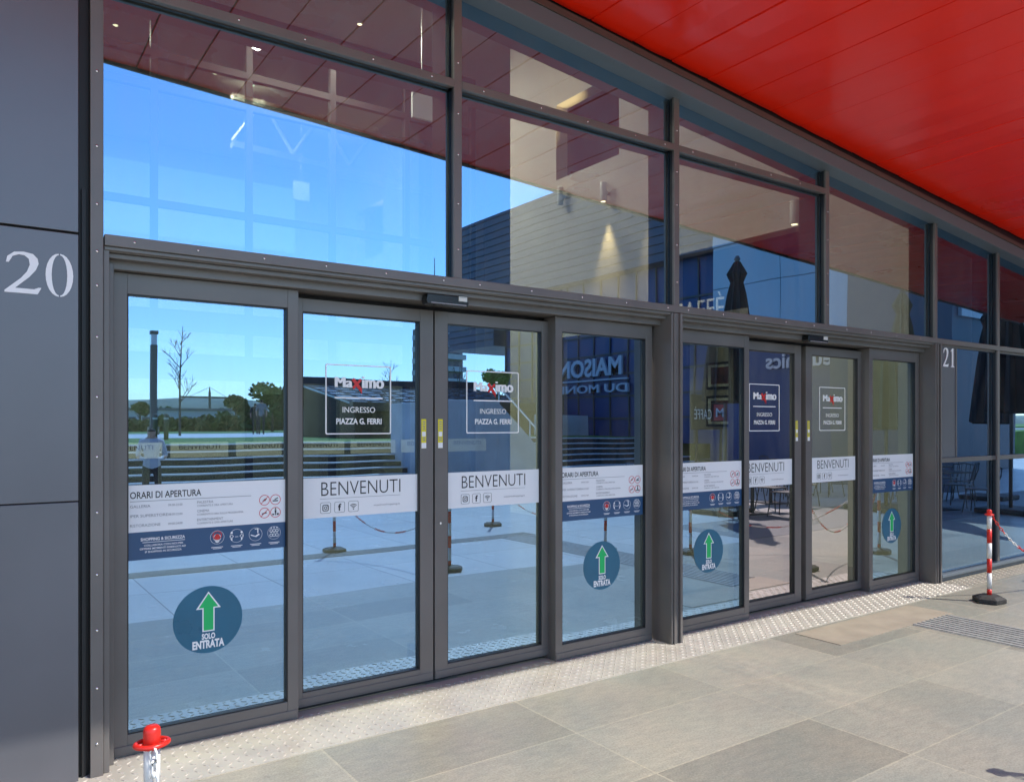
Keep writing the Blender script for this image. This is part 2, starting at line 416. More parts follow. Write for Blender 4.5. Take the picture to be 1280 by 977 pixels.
# upper transom (ends at the fourth mullion)
mb=MB()
for a, b in ((.528,2.437),(2.493,4.352),(4.408,6.282)):
    mb.box(a, b, -.003, .022, 3.705, 3.755); mb.box(a, b, .0225, GY-.001, 3.715, 3.745); mb.box(a, b, GY+.009, GY+.15, 3.705, 3.755)
mb.done('upper_transom', M['frame'], bld, bevel=.003)
# window beside bank two: mid rail, sill, number panel
mb=MB(); mb.box(8.312, 15.5, .02, .06, 1.25, 1.30); mb.box(8.312, 15.5, GY+.012, .22, 1.25, 1.30); mb.done('window_rail', M['frame'], bld, bevel=.003)
mb=MB(); mb.box(8.312, 15.5, .02, .2, .006, .055); mb.box(8.312, 15.5, -.02, .2, .0555, .085); mb.done('window_sill', M['beam'], bld, bevel=.003)
mb=MB(); mb.box(8.312, 8.70, .035, .05, 1.301, 2.469); o21=mb.done('number_panel', M['panel'], bld, bevel=.002)
mb=MB(); mb.box(8.701, 8.72, .03, .08, 1.301, 2.469); mb.done('window_frame', M['frame'], bld)
# head beam (slopes down to the right), trim and shadow gap
def slab(fz0, fz1, x0, x1, y0, y1):
    return [(x0,y0,fz0(x0)),(x1,y0,fz0(x1)),(x1,y1,fz0(x1)),(x0,y1,fz0(x0)),(x0,y0,fz1(x0)),(x1,y0,fz1(x1)),(x1,y1,fz1(x1)),(x0,y1,fz1(x0))]
mb=MB(); mb.hexa(slab(HEADZ, lambda x: HEADZ(x)+.115, .53, 16, -.09, .3)); mb.done('head_beam', M['beam'], bld, bevel=.004)
mb=MB(); mb.hexa(slab(lambda x: HEADZ(x)+.1155, lambda x: HEADZ(x)+.16, .53, 16, -.10, .3)); mb.done('head_trim', M['beam_trim'], bld)
mb=MB(); mb.hexa(slab(lambda x: HEADZ(x)+.1605, lambda x: HEADZ(x)+.45, -8, 16, -.045, .3)); mb.done('shadow_gap', M['frame_dark'], bld)
mb=MB(); mb.box(-8, 16, .0, .32, 4.75, 7); mb.box(-8, .53, -.0, .3, 4.5, 7); mb.done('upper_wall', M['panel'], bld)
# glass panes above the doors (each set very slightly out of true, as glazing is)
PR=random.Random(21)
def pane(name, x0, x1, y, z0, z1, m, parent, ztop=None):
    mb=MB(); t=.008
    if ztop: P=[(x0,y,z0),(x1,y,z0),(x1,y+t,z0),(x0,y+t,z0),(x0,y,ztop(x0)),(x1,y,ztop(x1)),(x1,y+t,ztop(x1)),(x0,y+t,ztop(x0))]
    else: P=[(x0,y,z0),(x1,y,z0),(x1,y+t,z0),(x0,y+t,z0),(x0,y,z1),(x1,y,z1),(x1,y+t,z1),(x0,y+t,z1)]
    if m is not M['glass_in']:
        tl=(PR.uniform(-1,1)*.0014, PR.uniform(-1,1)*.0014); xm=(x0+x1)/2; zm=(z0+(z1 or z0+1))/2
        P=[(p[0], p[1]+tl[0]*(p[0]-xm)+tl[1]*(p[2]-zm), p[2]) for p in P]
    v=[mb.bm.verts.new(p) for p in P]
    for q, i in (((0,1,5,4),0),((2,3,7,6),1),((0,3,2,1),1),((4,5,6,7),1),((1,2,6,5),1),((3,0,4,7),1)):
        f=mb._f([v[j] for j in q]); f.material_index=i
    return mb.done(name, [m, M['glass_clear']], parent, norm=False)
for k in range(len(MULL)-1):
    a, b = MULL[k]+.02, MULL[k+1]-.02
    if k < 3:
        pane('glass_pane', a, b, GY, 2.541, 3.71, M['glass_up'], bld)
        pane('glass_pane', a, b, GY, 3.75, 0, M['glass_up'], bld, HEADZ)
    else:
        pane('glass_pane', a, b, GY, 2.541, 0, M['glass_up'], bld, HEADZ)
    if k >= 4:
        a2 = 8.722 if k == 4 else a
        pane('glass_pane', a2, b, GY, 1.298, 2.475, M['glass_side'], bld)
        pane('glass_pane', a if k>4 else 8.31, b, GY, .085, 1.255, M['glass_side'], bld)
# left wall panels
mb=MB()
mb.mi=1; mb.box(-8, .424, .03, .3, 0, 6); mb.mi=0
for z0, z1 in ((.0,1.293),(1.299,2.526),(2.537,6)):
    for x0, x1 in ((-1.2,.424),(-2.83,-1.208),(-8,-2.838)): mb.box(x0, x1, 0, .0298, z0, z1)
wp=mb.done('wall_panel', [M['panel'], M['frame_dark']], bld, bevel=.002)
mb=MB(); mb.box(.43, .472, .05, .3, 0, 6); mb.box(.4405,.4575,.03,.0498,0,2.75); mb.done('reveal_channel', M['frame_dark'], bld)
# screws on the caps
scr=None
def screw(x, y, z):
    global scr
    if scr is None:
        mb=MB(); mb.lathe([(.0068,0),(.0068,.002),(.004,.0048),(.0005,.0055)], 10)
        scr=mb.done('screw', M['steel'], bld, smooth=True); o=scr
    else:
        o=scr.copy(); COL.objects.link(o); o.parent=bld
    o.rotation_euler=(R(90),0,0); o.location=(x,y,z)
for z in (.16,.42,.69,.95,1.24,1.5,1.78,2.06,2.3,2.46,2.68,2.95,3.3,3.7,4.0): screw(.50, -.0005, z)
for x in (.66,.95,1.28,1.62,1.98,2.36,2.62,3.02,3.45,3.86,4.28,4.5,4.9,5.3,5.7,6.1,6.6,7.0,7.45,7.9): screw(x, -.0045, 2.52)
for k in (1,2,3):
    for z in (2.72,3.0,3.3,3.55): screw(MULL[k], -.0005, z)
    if k<3: screw(MULL[k], -.0005, 3.86)
for x in (.8,1.15,1.5,1.9,2.28,2.65,3.1,3.5,3.95,4.25,4.55,5.05,5.5,5.9): screw(x, -.0035, 3.73)

# house numbers
def digit_two(ox, oz, s, hx=1):
    # outline of an old-style serif 2 in a unit box, as a thick stroked path
    top=[(.03,.72),(.06,.86),(.2,.975),(.40,1.0),(.60,.965),(.70,.86),(.72,.74),(.66,.58),(.52,.40),(.22,.115),(.62,.115),(.72,.16),(.78,.16),(.70,.0),(.0,.0),(.0,.045),(.34,.36),(.47,.53),(.53,.70),(.51,.84),(.42,.915),(.30,.925),(.17,.87),(.09,.72)]
    return [(ox+x*s*hx, oz+z*s) for x, z in top]
def zero_halves(ox, oz, s, hx=1):
    out=[]
    for sg in (-1, 1):
        P=[]
        for k in range(13):
            a=R(90-180*k/12); P.append((.02+.37*math.cos(a), .5+.5*math.sin(a)))
        Q=[]
        for k in range(13):
            a=R(-90+180*k/12); Q.append((.02+.20*math.cos(a), .5+.47*math.sin(a)))
        out.append([(ox+(.39+sg*x)*s*hx, oz+z*s) for x, z in P+Q])
    return out
mb=MB()
d2=digit_two(.137, 2.235, .185, .97)
def fill(mb, poly, y0, y1):
    # concave polygon: let bmesh triangulate through an ngon
    mb.prism(poly, y0, y1)
fill(mb, d2, -.004, -.0005)
for q in zero_halves(.293, 2.232, .195, .72): fill(mb, q, -.004, -.0005)
mb.bm.normal_update(); bmesh.ops.triangulate(mb.bm, faces=[f for f in mb.bm.faces if len(f.verts)>4])
o=mb.done('house_number', M['white_ink'], wp); o['label']='white number 20'
mb=MB()
fill(mb, digit_two(8.425, 2.262, .20, .74), .029, .0345)
fill(mb, [(x+.06,2.262+(z-2.245)*1.14) for x,z in [(8.53,2.245),(8.60,2.245),(8.60,2.25),(8.579,2.258),(8.579,2.42),(8.56,2.42),(8.527,2.395),(8.53,2.388),(8.553,2.40),(8.553,2.258),(8.53,2.25)]], .029, .0345)
mb.bm.normal_update(); bmesh.ops.triangulate(mb.bm, faces=[f for f in mb.bm.faces if len(f.verts)>4])
o=mb.done('house_number', M['white_ink'], o21); o['label']='white number 21'

# ------------------------------------------------------------------ doors
def frame_panel(root, x0, x1, y, z0, z1, gx0, gx1, gz0, gz1, gm, depth=.055):
    mb=MB()
    mb.box(x0, gx0, y, y+depth, z0, z1); mb.box(gx1, x1, y, y+depth, z0, z1)
    mb.box(gx0, gx1, y+.0015, y+depth-.001, gz1, z1-.0005); mb.box(gx0, gx1, y+.0015, y+depth-.001, z0, gz0)
    mb.box(x0+.004, x1-.004, y-.004, y-.0005, z0+.012, z0+.05)
    mb.done('frame', M['frame'], root, bevel=.0025)
    mb=MB()
    e=.006; mb.strip([(gx0,gz0),(gx1,gz0),(gx1,gz1),(gx0,gz1)], [(gx0+e,gz0+e),(gx1-e,gz0+e),(gx1-e,gz1-e),(gx0+e,gz1-e)], y+.006, y+.0295)
    mb.done('gasket', M['frame_dark'], root)
    return pane('glass', gx0, gx1, y+.03, gz0, gz1, gm, root)
def put(mb, s, x0, x1, z0, z1, y, **k): put_text(mb, s, x0, x1, z0, z1, at_plane(y), **k)
def ring(mb, cx, cz, r, w, y0, y1, n=24): mb.strip(circ(cx,cz,r,n), circ(cx,cz,r-w,n), y0, y1)
def rbar(mb, x0, z0, x1, z1, w, y0, y1):
    d=Vector((x1-x0, z1-z0)).normalized(); nx, nz = -d.y*w/2, d.x*w/2
    mb.prism([(x0+nx,z0+nz),(x1+nx,z1+nz),(x1-nx,z1-nz),(x0-nx,z0-nz)], y0, y1)
def person_icon(mb, cx, cz, s, y0, y1):
    mb.prism(circ(cx, cz+.72*s, .15*s, 10), y0, y1)
    mb.prism([(cx-.16*s,cz+.5*s),(cx+.16*s,cz+.5*s),(cx+.12*s,cz-.0*s),(cx-.12*s,cz-.0*s)], y0, y1)
    rbar(mb, cx-.07*s, cz, cx-.07*s, cz-.45*s, .09*s, y0, y1); rbar(mb, cx+.07*s, cz, cx+.07*s, cz-.45*s, .09*s, y0, y1)
def opening_hours(root, x0, x1, y):
    """white band with the opening hours and a navy band below, on the outside of the pane"""
    yb=y+.0275; yt=yb-.0015
    w=x1-x0; X=lambda t: x0+t*w
    mb=MB(); mb.box(x0+.002, x1-.002, yb, yb+.002, 1.108, 1.345); band=mb.done('hours_band', M['white'], root)
    mb=MB()
    put(mb, 'ORARI DI APERTURA', X(.02), X(.44), 1.277, 1.312, yt, bold=.01)
    mb.done('lettering', M['ink'], band)
    mb=MB(); mb.box(X(.02), X(.76), yt, yb-.0002, 1.262, 1.2645)
    for k, (a, b) in enumerate((('GALLERIA','09:00-22:00'),('IPER SUPERSTORE','08:30-22:00'),('RISTORAZIONE','09:00-24:00'))):
        z=1.232-.048*k
        put(mb, a, X(.02), X(.02+.0145*len(a)), z-.001, z+.013, yt); put(mb, b, X(.24), X(.325), z-.0, z+.011, yt)
    for k, (a, b) in enumerate((('PALESTRA','CORRENTE E ORA APERTURA'),('CINEMA','CORRENTE E ORA SULLA PROGRAMMA'),('ENTERTAINMENT','CORRENTE E ORA APERTURE'))):
        z=1.238-.046*k
        put(mb, a, X(.415), X(.415+.0125*len(a)), z-.001, z+.012, yt); put(mb, b, X(.415), X(.415+.0098*len(b)), z-.018, z-.008, yt)
    mb.done('small_lettering', M['grey_ink'], band)
    mb=MB()
    for cx, cz in ((.85,1.235),(.925,1.235),(.85,1.165),(.925,1.165)):
        ring(mb, X(cx), cz, .029, .003, yt, yb-.0002)
    for cx, cz in ((.85,1.235),(.85,1.165)): rbar(mb, X(cx)-.019, cz-.019, X(cx)+.019, cz+.019, .003, yt-.0006, yt-.0001)
    mb.done('pictogram_ring', M['red_ink'], band)
    mb=MB()
    mb.prism([(X(.85)-.012,1.229),(X(.85)+.004,1.231),(X(.85)+.014,1.244),(X(.85)+.002,1.243)], yt, yb-.0002)
    mb.box(X(.925)-.016, X(.925)+.014, yt, yb-.0002, 1.226, 1.232); rbar(mb, X(.925)-.005,1.236, X(.925)+.014,1.245, .005, yt, yb-.0002)
    rbar(mb, X(.85)-.014,1.16, X(.85)+.012,1.166, .006, yt, yb-.0002)
    person_icon(mb, X(.925), 1.163, .03, yt, yb-.0002); mb.box(X(.925)+.008, X(.925)+.018, yt, yb-.0002, 1.15, 1.16); mb.box(X(.925)-.018, X(.925)-.008, yt, yb-.0002, 1.15, 1.158)
    mb.done('pictogram', M['ink'], band)
    mb=MB(); mb.box(x0+.002, x1-.002, yb, yb+.002, .968, 1.1075); nav=mb.done('safety_band', M['navy'], root)
    mb=MB()
    put(mb, 'SHOPPING & SICUREZZA', X(.08), X(.34), 1.062, 1.078, yt, bold=.02); mb.box(X(.09), X(.34), yt, yb-.0002, 1.053, 1.0555)
    for k, (a, p0, p1) in enumerate((('COLLABORA CON NOI PER',.10,.33),('OFFRIRE MOMENTI RISERVATI AD',.075,.345),('IP SHOPPING IN SICUREZZA',.105,.32))):
        put(mb, a, X(p0), X(p1), 1.034-.0165*k, 1.044-.0165*k, yt, bold=.01)
    for cx in (.54,.665,.79,.915): ring(mb, X(cx), 1.052, .036, .0012, yt, yb-.0002, 28); mb.box(X(cx)-.03, X(cx)+.03, yt, yb-.0002, .998, 1.001); mb.box(X(cx)-.022, X(cx)+.022, yt, yb-.0002, .991, .994)
    for dx in (-.026, .026):
        ring(mb, X(.665)+dx, 1.05, .011, .003, yt-.0004, yb-.0002, 4); mb.prism(circ(X(.665)+dx, 1.07, .006, 10), yt-.0004, yb-.0002)
        rbar(mb, X(.665)+dx, 1.04, X(.665)+dx, 1.028, .006, yt-.0004, yb-.0002)
    rbar(mb, X(.665)-.008,1.047,X(.665)+.008,1.047,.0025,yt-.0004,yb-.0002)
    rbar(mb, X(.79)-.026,1.05,X(.79)+.0,1.04,.005,yt-.0004,yb-.0002); rbar(mb, X(.79),1.04,X(.79)+.02,1.052,.008,yt-.0004,yb-.0002); rbar(mb, X(.79)+.012,1.058,X(.79)+.012,1.082,.006,yt-.0004,yb-.0002); rbar(mb, X(.79)+.012,1.082,X(.79)-.004,1.08,.004,yt-.0004,yb-.0002)
    for dx in (-.016,0,.016):
        for dz in (-.012,.012): ring(mb, X(.915)+dx, 1.052+dz, .010, .003, yt-.0004, yb-.0002, 6); mb.prism(circ(X(.915)+dx, 1.069+dz, .004, 8), yt-.0004, yb-.0002)
    ring(mb, X(.54), 1.05, .02, .003, yt-.0004, yb-.0002, 12); mb.prism(circ(X(.54),1.035,.012,10), yt-.0004, yb-.0002)
    mb.done('lettering', M['white_ink'], nav)
    mb=MB(); mb.prism(circ(X(.54), 1.056, .014, 12), yt-.0008, yt-.0005); ring(mb, X(.54), 1.062, .024, .004, yt-.0008, yt-.0005, 16); mb.done('mask_pictogram', M['red_ink'], nav)
def entry_disc(root, cx, y, cz=.622):
    yb=y+.0275; yt=yb-.0012; r=.176
    mb=MB(); mb.prism(circ(cx, cz, r, 56), yb, yb+.002); d=mb.done('entry_disc', M['teal'], root)
    def arrow(s, y0, y1, m, name):
        mb=MB(); hw=.024*s+ (.0 if s==1 else .0)
        g=0 if s==1 else -.008
        P=[(cx-.022-g*-1*0+ (0 if s==1 else .006), cz-.075+(0 if s==1 else .006))]
        e=0 if s==1 else .0065
        P=[(cx-.031+e, cz-.062+e),(cx+.031-e, cz-.062+e),(cx+.031-e, cz+.058+e),(cx+.063-2.1*e, cz+.058+e),(cx, cz+.148-1.7*e),(cx-.063+2.1*e, cz+.058+e),(cx-.031+e, cz+.058+e)]
        mb.prism(P, y0, y1); mb.bm.normal_update(); bmesh.ops.triangulate(mb.bm, faces=[f for f in mb.bm.faces if len(f.verts)>4]); mb.done(name, m, d)
    arrow(1, yt, yb-.0002, M['white_ink'], 'arrow_outline'); arrow(.8, yt-.0008, yt-.0002, M['green'], 'arrow')
    mb=MB(); put(mb, 'SOLO', cx-.034, cx+.034, cz-.103, cz-.071, yt, bold=.045); put(mb, 'ENTRATA', cx-.081, cx+.081, cz-.150, cz-.106, yt, bold=.045)
    mb.done('lettering', M['white_ink'], d)
def welcome(root, gx0, gx1, y, logo_c):
    yb=y+.0275; yt=yb-.0015; w=gx1-gx0; X=lambda t: gx0+t*w
    mb=MB(); mb.box(gx0+.002, gx1-.002, yb, yb+.002, 1.105, 1.338); band=mb.done('welcome_band', M['white'], root)
    mb=MB(); put(mb, 'BENVENUTI', X(.16), X(.835), 1.232, 1.312, yt, bold=-.012)
    for cx in (.195,.31,.425):
        mb.strip(rrect(X(cx)-.032, X(cx)+.032, 1.129, 1.193, .01), rrect(X(cx)-.0305, X(cx)+.0305, 1.1305, 1.1915, .009), yt, yb-.0002)
    # camera pictogram, letter f, wireless arcs
    cx=X(.195); mb.strip(rrect(cx-.019,cx+.019,1.142,1.180,.009), rrect(cx-.0145,cx+.0145,1.1465,1.1755,.006), yt, yb-.0002); ring(mb, cx,1.161,.0095,.0035,yt,yb-.0002); mb.prism(circ(cx+.0105,1.1715,.0022,8), yt, yb-.0002)
    put(mb, 'f', X(.31)-.010, X(.31)+.010, 1.140, 1.182, yt, bold=.03)
    cx=X(.425); mb.prism(circ(cx,1.145,.004,10), yt, yb-.0002)
    for rr in (.012,.021,.030):
        P=[(cx+rr*math.cos(R(a)), 1.146+rr*math.sin(R(a))) for a in range(45,136,10)]; Q=[(cx+(rr-.004)*math.cos(R(a)), 1.146+(rr-.004)*math.sin(R(a))) for a in range(135,44,-10)]
        for i in range(9): mb.prism([P[i],P[i+1],Q[8-i],Q[9-i]], yt, yb-.0002)
    mb.done('lettering', M['ink'], band)
    mb=MB(); mb.box(X(.15), X(.835), yt, yb-.0002, 1.2135, 1.2155); put(mb, 'maximoshopping.it', X(.60), X(.83), 1.152, 1.166, yt)
    mb.done('small_lettering', M['grey_ink'], band)
    # logo frame
    c=logo_c; a, b, z0, z1 = c-.212, c+.212, 1.592, 2.008
    mb=MB(); mb.strip(rrect(a,b,z0,z1,.01), rrect(a+.007,b-.007,z0+.007,z1-.007,.006), yb, yb+.002); fr=mb.done('logo_frame', M['white_ink'], root)
    mb=MB()
    [(put(mb, 'Ma', c-.155+d, c-.050+d, 1.872, 1.932, yb-.15*d), put(mb, 'imo', c+.018+d, c+.155+d, 1.870, 1.940, yb-.15*d)) for d in (0,.003,.006,.009)]
    mb.box(c-.155, c+.155, yb, yb+.002, 1.806, 1.814)
    put(mb, 'INGRESSO', c-.105, c+.105, 1.722, 1.756, yb); put(mb, 'PIAZZA G. FERRI', c-.145, c+.148, 1.652, 1.688, yb, bold=.022)
    mb.done('lettering', M['white_ink'], fr)
    mb=MB(); rbar(mb, c-.040, 1.924, c+.012, 1.858, .020, yb-.001, yb+.001); rbar(mb, c+.012, 1.922, c-.040, 1.868, .015, yb-.0025, yb-.0012)
    mb.prism([(c-.004,1.876),(c+.018,1.868),(c+.016,1.832),(c+.010,1.846)], yb-.004, yb-.0027)
    mb.done('red_letter', M['red_ink'], fr)
def stile_label(root, x, y):
    mb=MB(); mb.box(x-.017, x+.017, y-.0015, y-.0003, 1.50, 1.685); p_=mb.done('stile_label', M['yellow'], root)
    mb=MB(); mb.box(x-.0165, x+.0165, y-.0025, y-.0016, 1.501, 1.535); mb.box(x-.013,x+.013,y-.0025,y-.0016,1.575,1.605)
    mb.done('label_print', M['white'], p_)
    mb=MB()
    for z in (1.55,1.563,1.62,1.635,1.65,1.665): mb.box(x-.008,x+.010,y-.0025,y-.0016,z,z+.006)
    mb.done('label_text', M['grey_ink'], p_)
FY, SY = .17, .255
names={ (C1,-1):'leftmost fixed glass side panel with opening hours, next to the wall numbered 20',
        (C1,1):'fixed glass side panel with opening hours, left of the thick dark middle post',
        (C2,-1):'fixed glass side panel with cut off opening hours, right of the thick dark middle post',
        (C2,1):'rightmost fixed glass side panel with opening hours, next to the number 21'}
for c in (C1, C2):
    for s in (-1, 1):
        lo, hi = sorted((c+s*.915, c+s*1.85)); g0, g1 = sorted((c+s*.975, c+s*1.785))
        root=thing('side_panel', names[(c,s)], 'glass panel', ((lo+hi)/2, FY, .006), 0, 'fixed side panels of the entrance')
        root.location=(0,0,0)
        frame_panel(root, lo, hi, FY, .008, 2.402, g0, g1, .11, 2.30, M['glass'])
        # return towards the sliding leaf
        e = lo if s>0 else hi
        mb=MB(); mb.box(min(e,e+s*.05), max(e,e+s*.05), FY+.0555, SY+.05, .008, 2.40); mb.done('frame_return', M['frame'], root)
        opening_hours(root, g0, g1, FY); entry_disc(root, (g0+g1)/2-.012, FY)
names={ (C1,-1):'left leaf of the left pair of sliding glass doors, reflecting blue sky and steps',
        (C1,1):'right leaf of the left pair of sliding glass doors, reflecting the blue overhanging building',
        (C2,-1):'left leaf of the right pair of sliding doors, standing slightly open at a black gap',
        (C2,1):'right leaf of the right pair of sliding doors, right of the black gap'}
for c in (C1, C2):
    for s in (-1, 1):
        off = -.06 if (c==C2 and s<0) else 0.0
        lo, hi = sorted((c+s*.006+off, c+s*.955+off)); g0, g1 = sorted((c+s*.10+off, c+s*.86+off))
        root=thing('sliding_door', names[(c,s)], 'sliding door', (0,0,0), 0, 'sliding door leaves of the entrance')
        frame_panel(root, lo, hi, SY, .03, 2.375, g0, g1, .11, 2.30, M['glass'] if c==C1 else M['glass_neutral'])
        mid=(g0+g1)/2
        welcome(root, g0, g1, SY, mid-.02 if s<0 else mid-.01)
        stile_label(root, c+s*.045+off if s>0 else c-.075+off, SY)
        if s>0:
            mb=MB(); mb.tube([(c+.045, SY-.006, 1.02),(c+.045, SY+.0, 1.02)], .008, 10); mb.done('key_lock', M['steel'], root)
        mb=MB(); e=c+s*.006+off
        mb.box(min(e,e+s*.05), max(e,e+s*.05), SY+.0555, SY+.16, .03, 2.37); mb.done('gap_light_block', M['frame_dark'], root)  # added black fin that keeps the bright lobby out of the leaf gap
        # door guide foot seen through the glass
        mb=MB(); mb.box(c+s*.12+off-.02, c+s*.12+off+.02, SY+.058, SY+.10, .16, .26); mb.done('floor_bolt', M['black_plastic'], root)
# motion sensors
for k, x in enumerate((2.42, 6.24)):
    lab=('black motion sensor box above the left pair of sliding doors','black motion sensor box above the right pair of sliding doors')[k]
    root=thing('motion_sensor', lab, 'sensor', (0,0,0), 0, 'sensors above the doors')
    mb=MB(); mb.prism([(x-.14,2.38),(x+.14,2.38),(x+.15,2.40),(x+.14,2.442),(x-.14,2.442),(x-.15,2.40)], .045, .114)
    mb.done('housing', M['black_plastic'], root, bevel=.004)
    mb=MB(); mb.box(x+.075,x+.135,.040,.0445,2.412,2.434); mb.box(x+.075,x+.135,.040,.0445,2.436,2.441); mb.done('sensor_window', M['lens'], root)
    mb=MB(); mb.box(x-.12,x+.13,.041,.0445,2.386,2.392); mb.done('trim_strip', M['grey_ink'], root)

# ================================================================== CANOPY
can=thing('canopy', 'red panelled canopy sloping down to the right over the entrance', 'canopy', (0,0,0))
SOF0=lambda x: HEADZ(x)+.205+.0075*(x-3.06)            # along the facade (y=-.06)
EY=lambda x: -2.80+.5*(x-.9)/12.6      # outer edge line
EZ=lambda x: 4.59-.0713*(x-.94)
def sof(x, t):  # t 0 facade..1 edge
    return ((x), -.06+(EY(x)+.06)*t, SOF0(x)+(EZ(x)-SOF0(x))*t)
mb=MB(); pw=.39; x=-9.0
rnd=random.Random(3)
while x < 15.9:
    x1=min(x+pw-.006, 15.9); N=8; rows=[]
    j0=rnd.uniform(-.0035,.0035); j1=rnd.uniform(-.0035,.0035)
    for i in range(N+1):
        t=i/N; w=.0022*math.sin(i*1.9+x*3)
        a=Vector(sof(x,t)); b=Vector(sof(x1,t)); m_=(a+b)/2
        rows.append([mb.bm.verts.new(a+Vector((0,0,.012))), mb.bm.verts.new(a+Vector((.004,0,j0))), mb.bm.verts.new(m_+Vector((0,0,-.003+w))), mb.bm.verts.new(b+Vector((-.004,0,j1))), mb.bm.verts.new(b+Vector((0,0,.012)))])
    for r0, r1 in zip(rows, rows[1:]):
        for q in range(4): mb._f([r0[q], r1[q], r1[q+1], r0[q+1]])
    x+=pw
mb.done('soffit', M['soffit'], can, smooth=False, norm=False)
mb=MB(); N=60; V=[]
for k in range(N+1):
    xx=-9+24.9*k/N
    V.append([mb.bm.verts.new(Vector(sof(xx,t))+Vector((0,0,dz))) for t,dz in ((0,.03),(.5,.03),(1,.03),(1,.6),(0,.9))])
for r0,r1 in zip(V,V[1:]):
    for i in range(5): mb._f([r0[i],r1[i],r1[(i+1)%5],r0[(i+1)%5]])
mb._f(V[0]); mb._f(V[-1][::-1])
mb.done('roof_deck', M['fascia'], can)
mb=MB()
for x0, x1 in ((-9,3),(3,9),(9,15.9)):
    mb.hexa([(x0,EY(x0)-.03,EZ(x0)-.025),(x1,EY(x1)-.03,EZ(x1)-.025),(x1,EY(x1)-.001,EZ(x1)-.025),(x0,EY(x0)-.001,EZ(x0)-.025),
             (x0,EY(x0)-.03,EZ(x0)+.55),(x1,EY(x1)-.03,EZ(x1)+.55),(x1,EY(x1)-.001,EZ(x1)+.55),(x0,EY(x0)-.001,EZ(x0)+.55)])
mb.done('edge_fascia', M['fascia'], can)

# ================================================================== LOBBY INSIDE
LX=8.42; LY=10.0; LZ=9.0
mb=MB(); mb.box(-7, LX+6, .31, 18, -.019, .004); struct(mb.done('lobby_floor', M['intfloor']))
lob=thing('lobby_wall', 'cream lobby wall with a dark shop opening seen through the glass on the right', 'wall', (0,0,0))
mb=MB()
# wall plane at x = LX facing -x, with a cafe opening (y 1.65..3.9) and a shop opening (y 4.3..6.6)
mb.box(LX, LX+.25, .31, 1.65, 0, LZ); mb.box(LX, LX+.25, 1.65, 3.9, 4.1, LZ); mb.box(LX, LX+.25, 3.9, 4.3, 0, LZ); mb.box(LX, LX+.25, 6.6, 8.0, .0, LZ)
mb.box(LX, LX+.25, 4.3, 6.6, 3.15, 5.9); mb.box(LX, LX+.25, 4.3, 5.0, 5.9, LZ); mb.box(LX, LX+.25, 5.0, 6.6, 7.2, LZ)
mb.done('wall', M['plaster'], lob)
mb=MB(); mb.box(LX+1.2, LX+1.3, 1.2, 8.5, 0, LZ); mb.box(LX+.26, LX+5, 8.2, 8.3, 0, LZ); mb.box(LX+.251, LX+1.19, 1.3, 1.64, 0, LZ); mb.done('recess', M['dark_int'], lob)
mb=MB(); mb.box(-7, LX+6, .31, 18, LZ, LZ+.2); mb.box(-7.2,-7,.31,18,0,LZ); mb.box(LX+5.9,LX+6,.31,18,0,LZ)
mb.box(-7,LX+6,18,18.2,0,LZ)
shell=mb.done('lobby_shell', M['ceiling'], None); tag(shell, 'dim ceiling and far walls of the lobby behind the glass', 'lobby')
# inner glazed screen with its own doors
scn=thing('inner_screen', 'tall dark framed glass screen with welcome bands deep inside the lobby', 'glass screen', (0,0,0))
mb=MB()
xs=[-6.9+1.57*k for k in range(11)]
for x in xs: mb.box(x, x+.11, LY, LY+.12, 0, LZ)
for z0, z1 in ((0,.12),(2.42,2.86),(3.25,3.6),(5.3,5.42),(7.25,7.37),(7.8,7.92),(8.45,LZ)):
    for a, b in zip(xs, xs[1:]): mb.box(a+.11, b, LY+.003, LY+.117, z0, z1)
mb.done('frame', M['inner'], scn)
for a, b in zip(xs, xs[1:]):
    for z0, z1 in ((.12,2.42),(2.86,3.25),(3.6,5.3),(5.42,7.25),(7.37,7.8),(7.92,8.45)):
        pane('pane', a+.11, b, LY+.05, z0, z1, M['glass_in'], scn)
for k in range(8):
    a=2.82+1.08*(k-2); mb=MB(); mb.box(a, a+.95, LY-.012, LY-.006, 1.09, 1.35); bd=mb.done('welcome_band', M['white'], scn)
    mb=MB(); put(mb, 'BENVENUTI', a+.14, a+.81, 1.23, 1.31, LY-.0135); mb.done('lettering', M['ink'], bd)
# lamps
def area(name, loc, size, power, col, parent):
    d=bpy.data.lights.new(name, 'AREA'); d.shape='DISK'; d.size=size; d.energy=power; d.color=col
    o=bpy.data.objects.new(name, d); COL.objects.link(o); o.parent=parent; o.location=loc; return o
DL=[(-4,3),(-4,7),(0,2.5),(0,6),(5.9,9.2),(4.6,9.0),(4.25,12.8),(5.06,12.93),(2.48,12.76),(2.24,11.8)]  # leftmost lamps are added out of view to light the cream wall
for k,(x,y) in enumerate(DL):
    lab='round recessed ceiling downlight of the lobby'
    r_=thing('ceiling_downlight', ('round lobby ceiling downlight '+('added near the facade' if y<4 else 'deep in the lobby' if y<10 else 'beyond the inner screen')+(' out of view at the far left','','',' left of the middle',' by the middle','',' by the cream wall')[max(0,min(6,int((x+3)/1.6)))]).strip(), 'downlight', (x,y,LZ-.002), 0, 'lobby ceiling downlights')
    mb=MB(); mb.lathe([(.055,-.03),(.065,-.012),(.065,0)], 20); mb.done('rim', M['lampwhite'], r_, smooth=True)
    mb=MB(); mb.lathe([(.042,-.034),(.042,-.0305)], 16); mb.done('diffuser', M['lamp'], r_)
    area('downlight_beam', (0,0,-.06), .2, 200 if y<10 else 70, (1,.95,.88), r_)
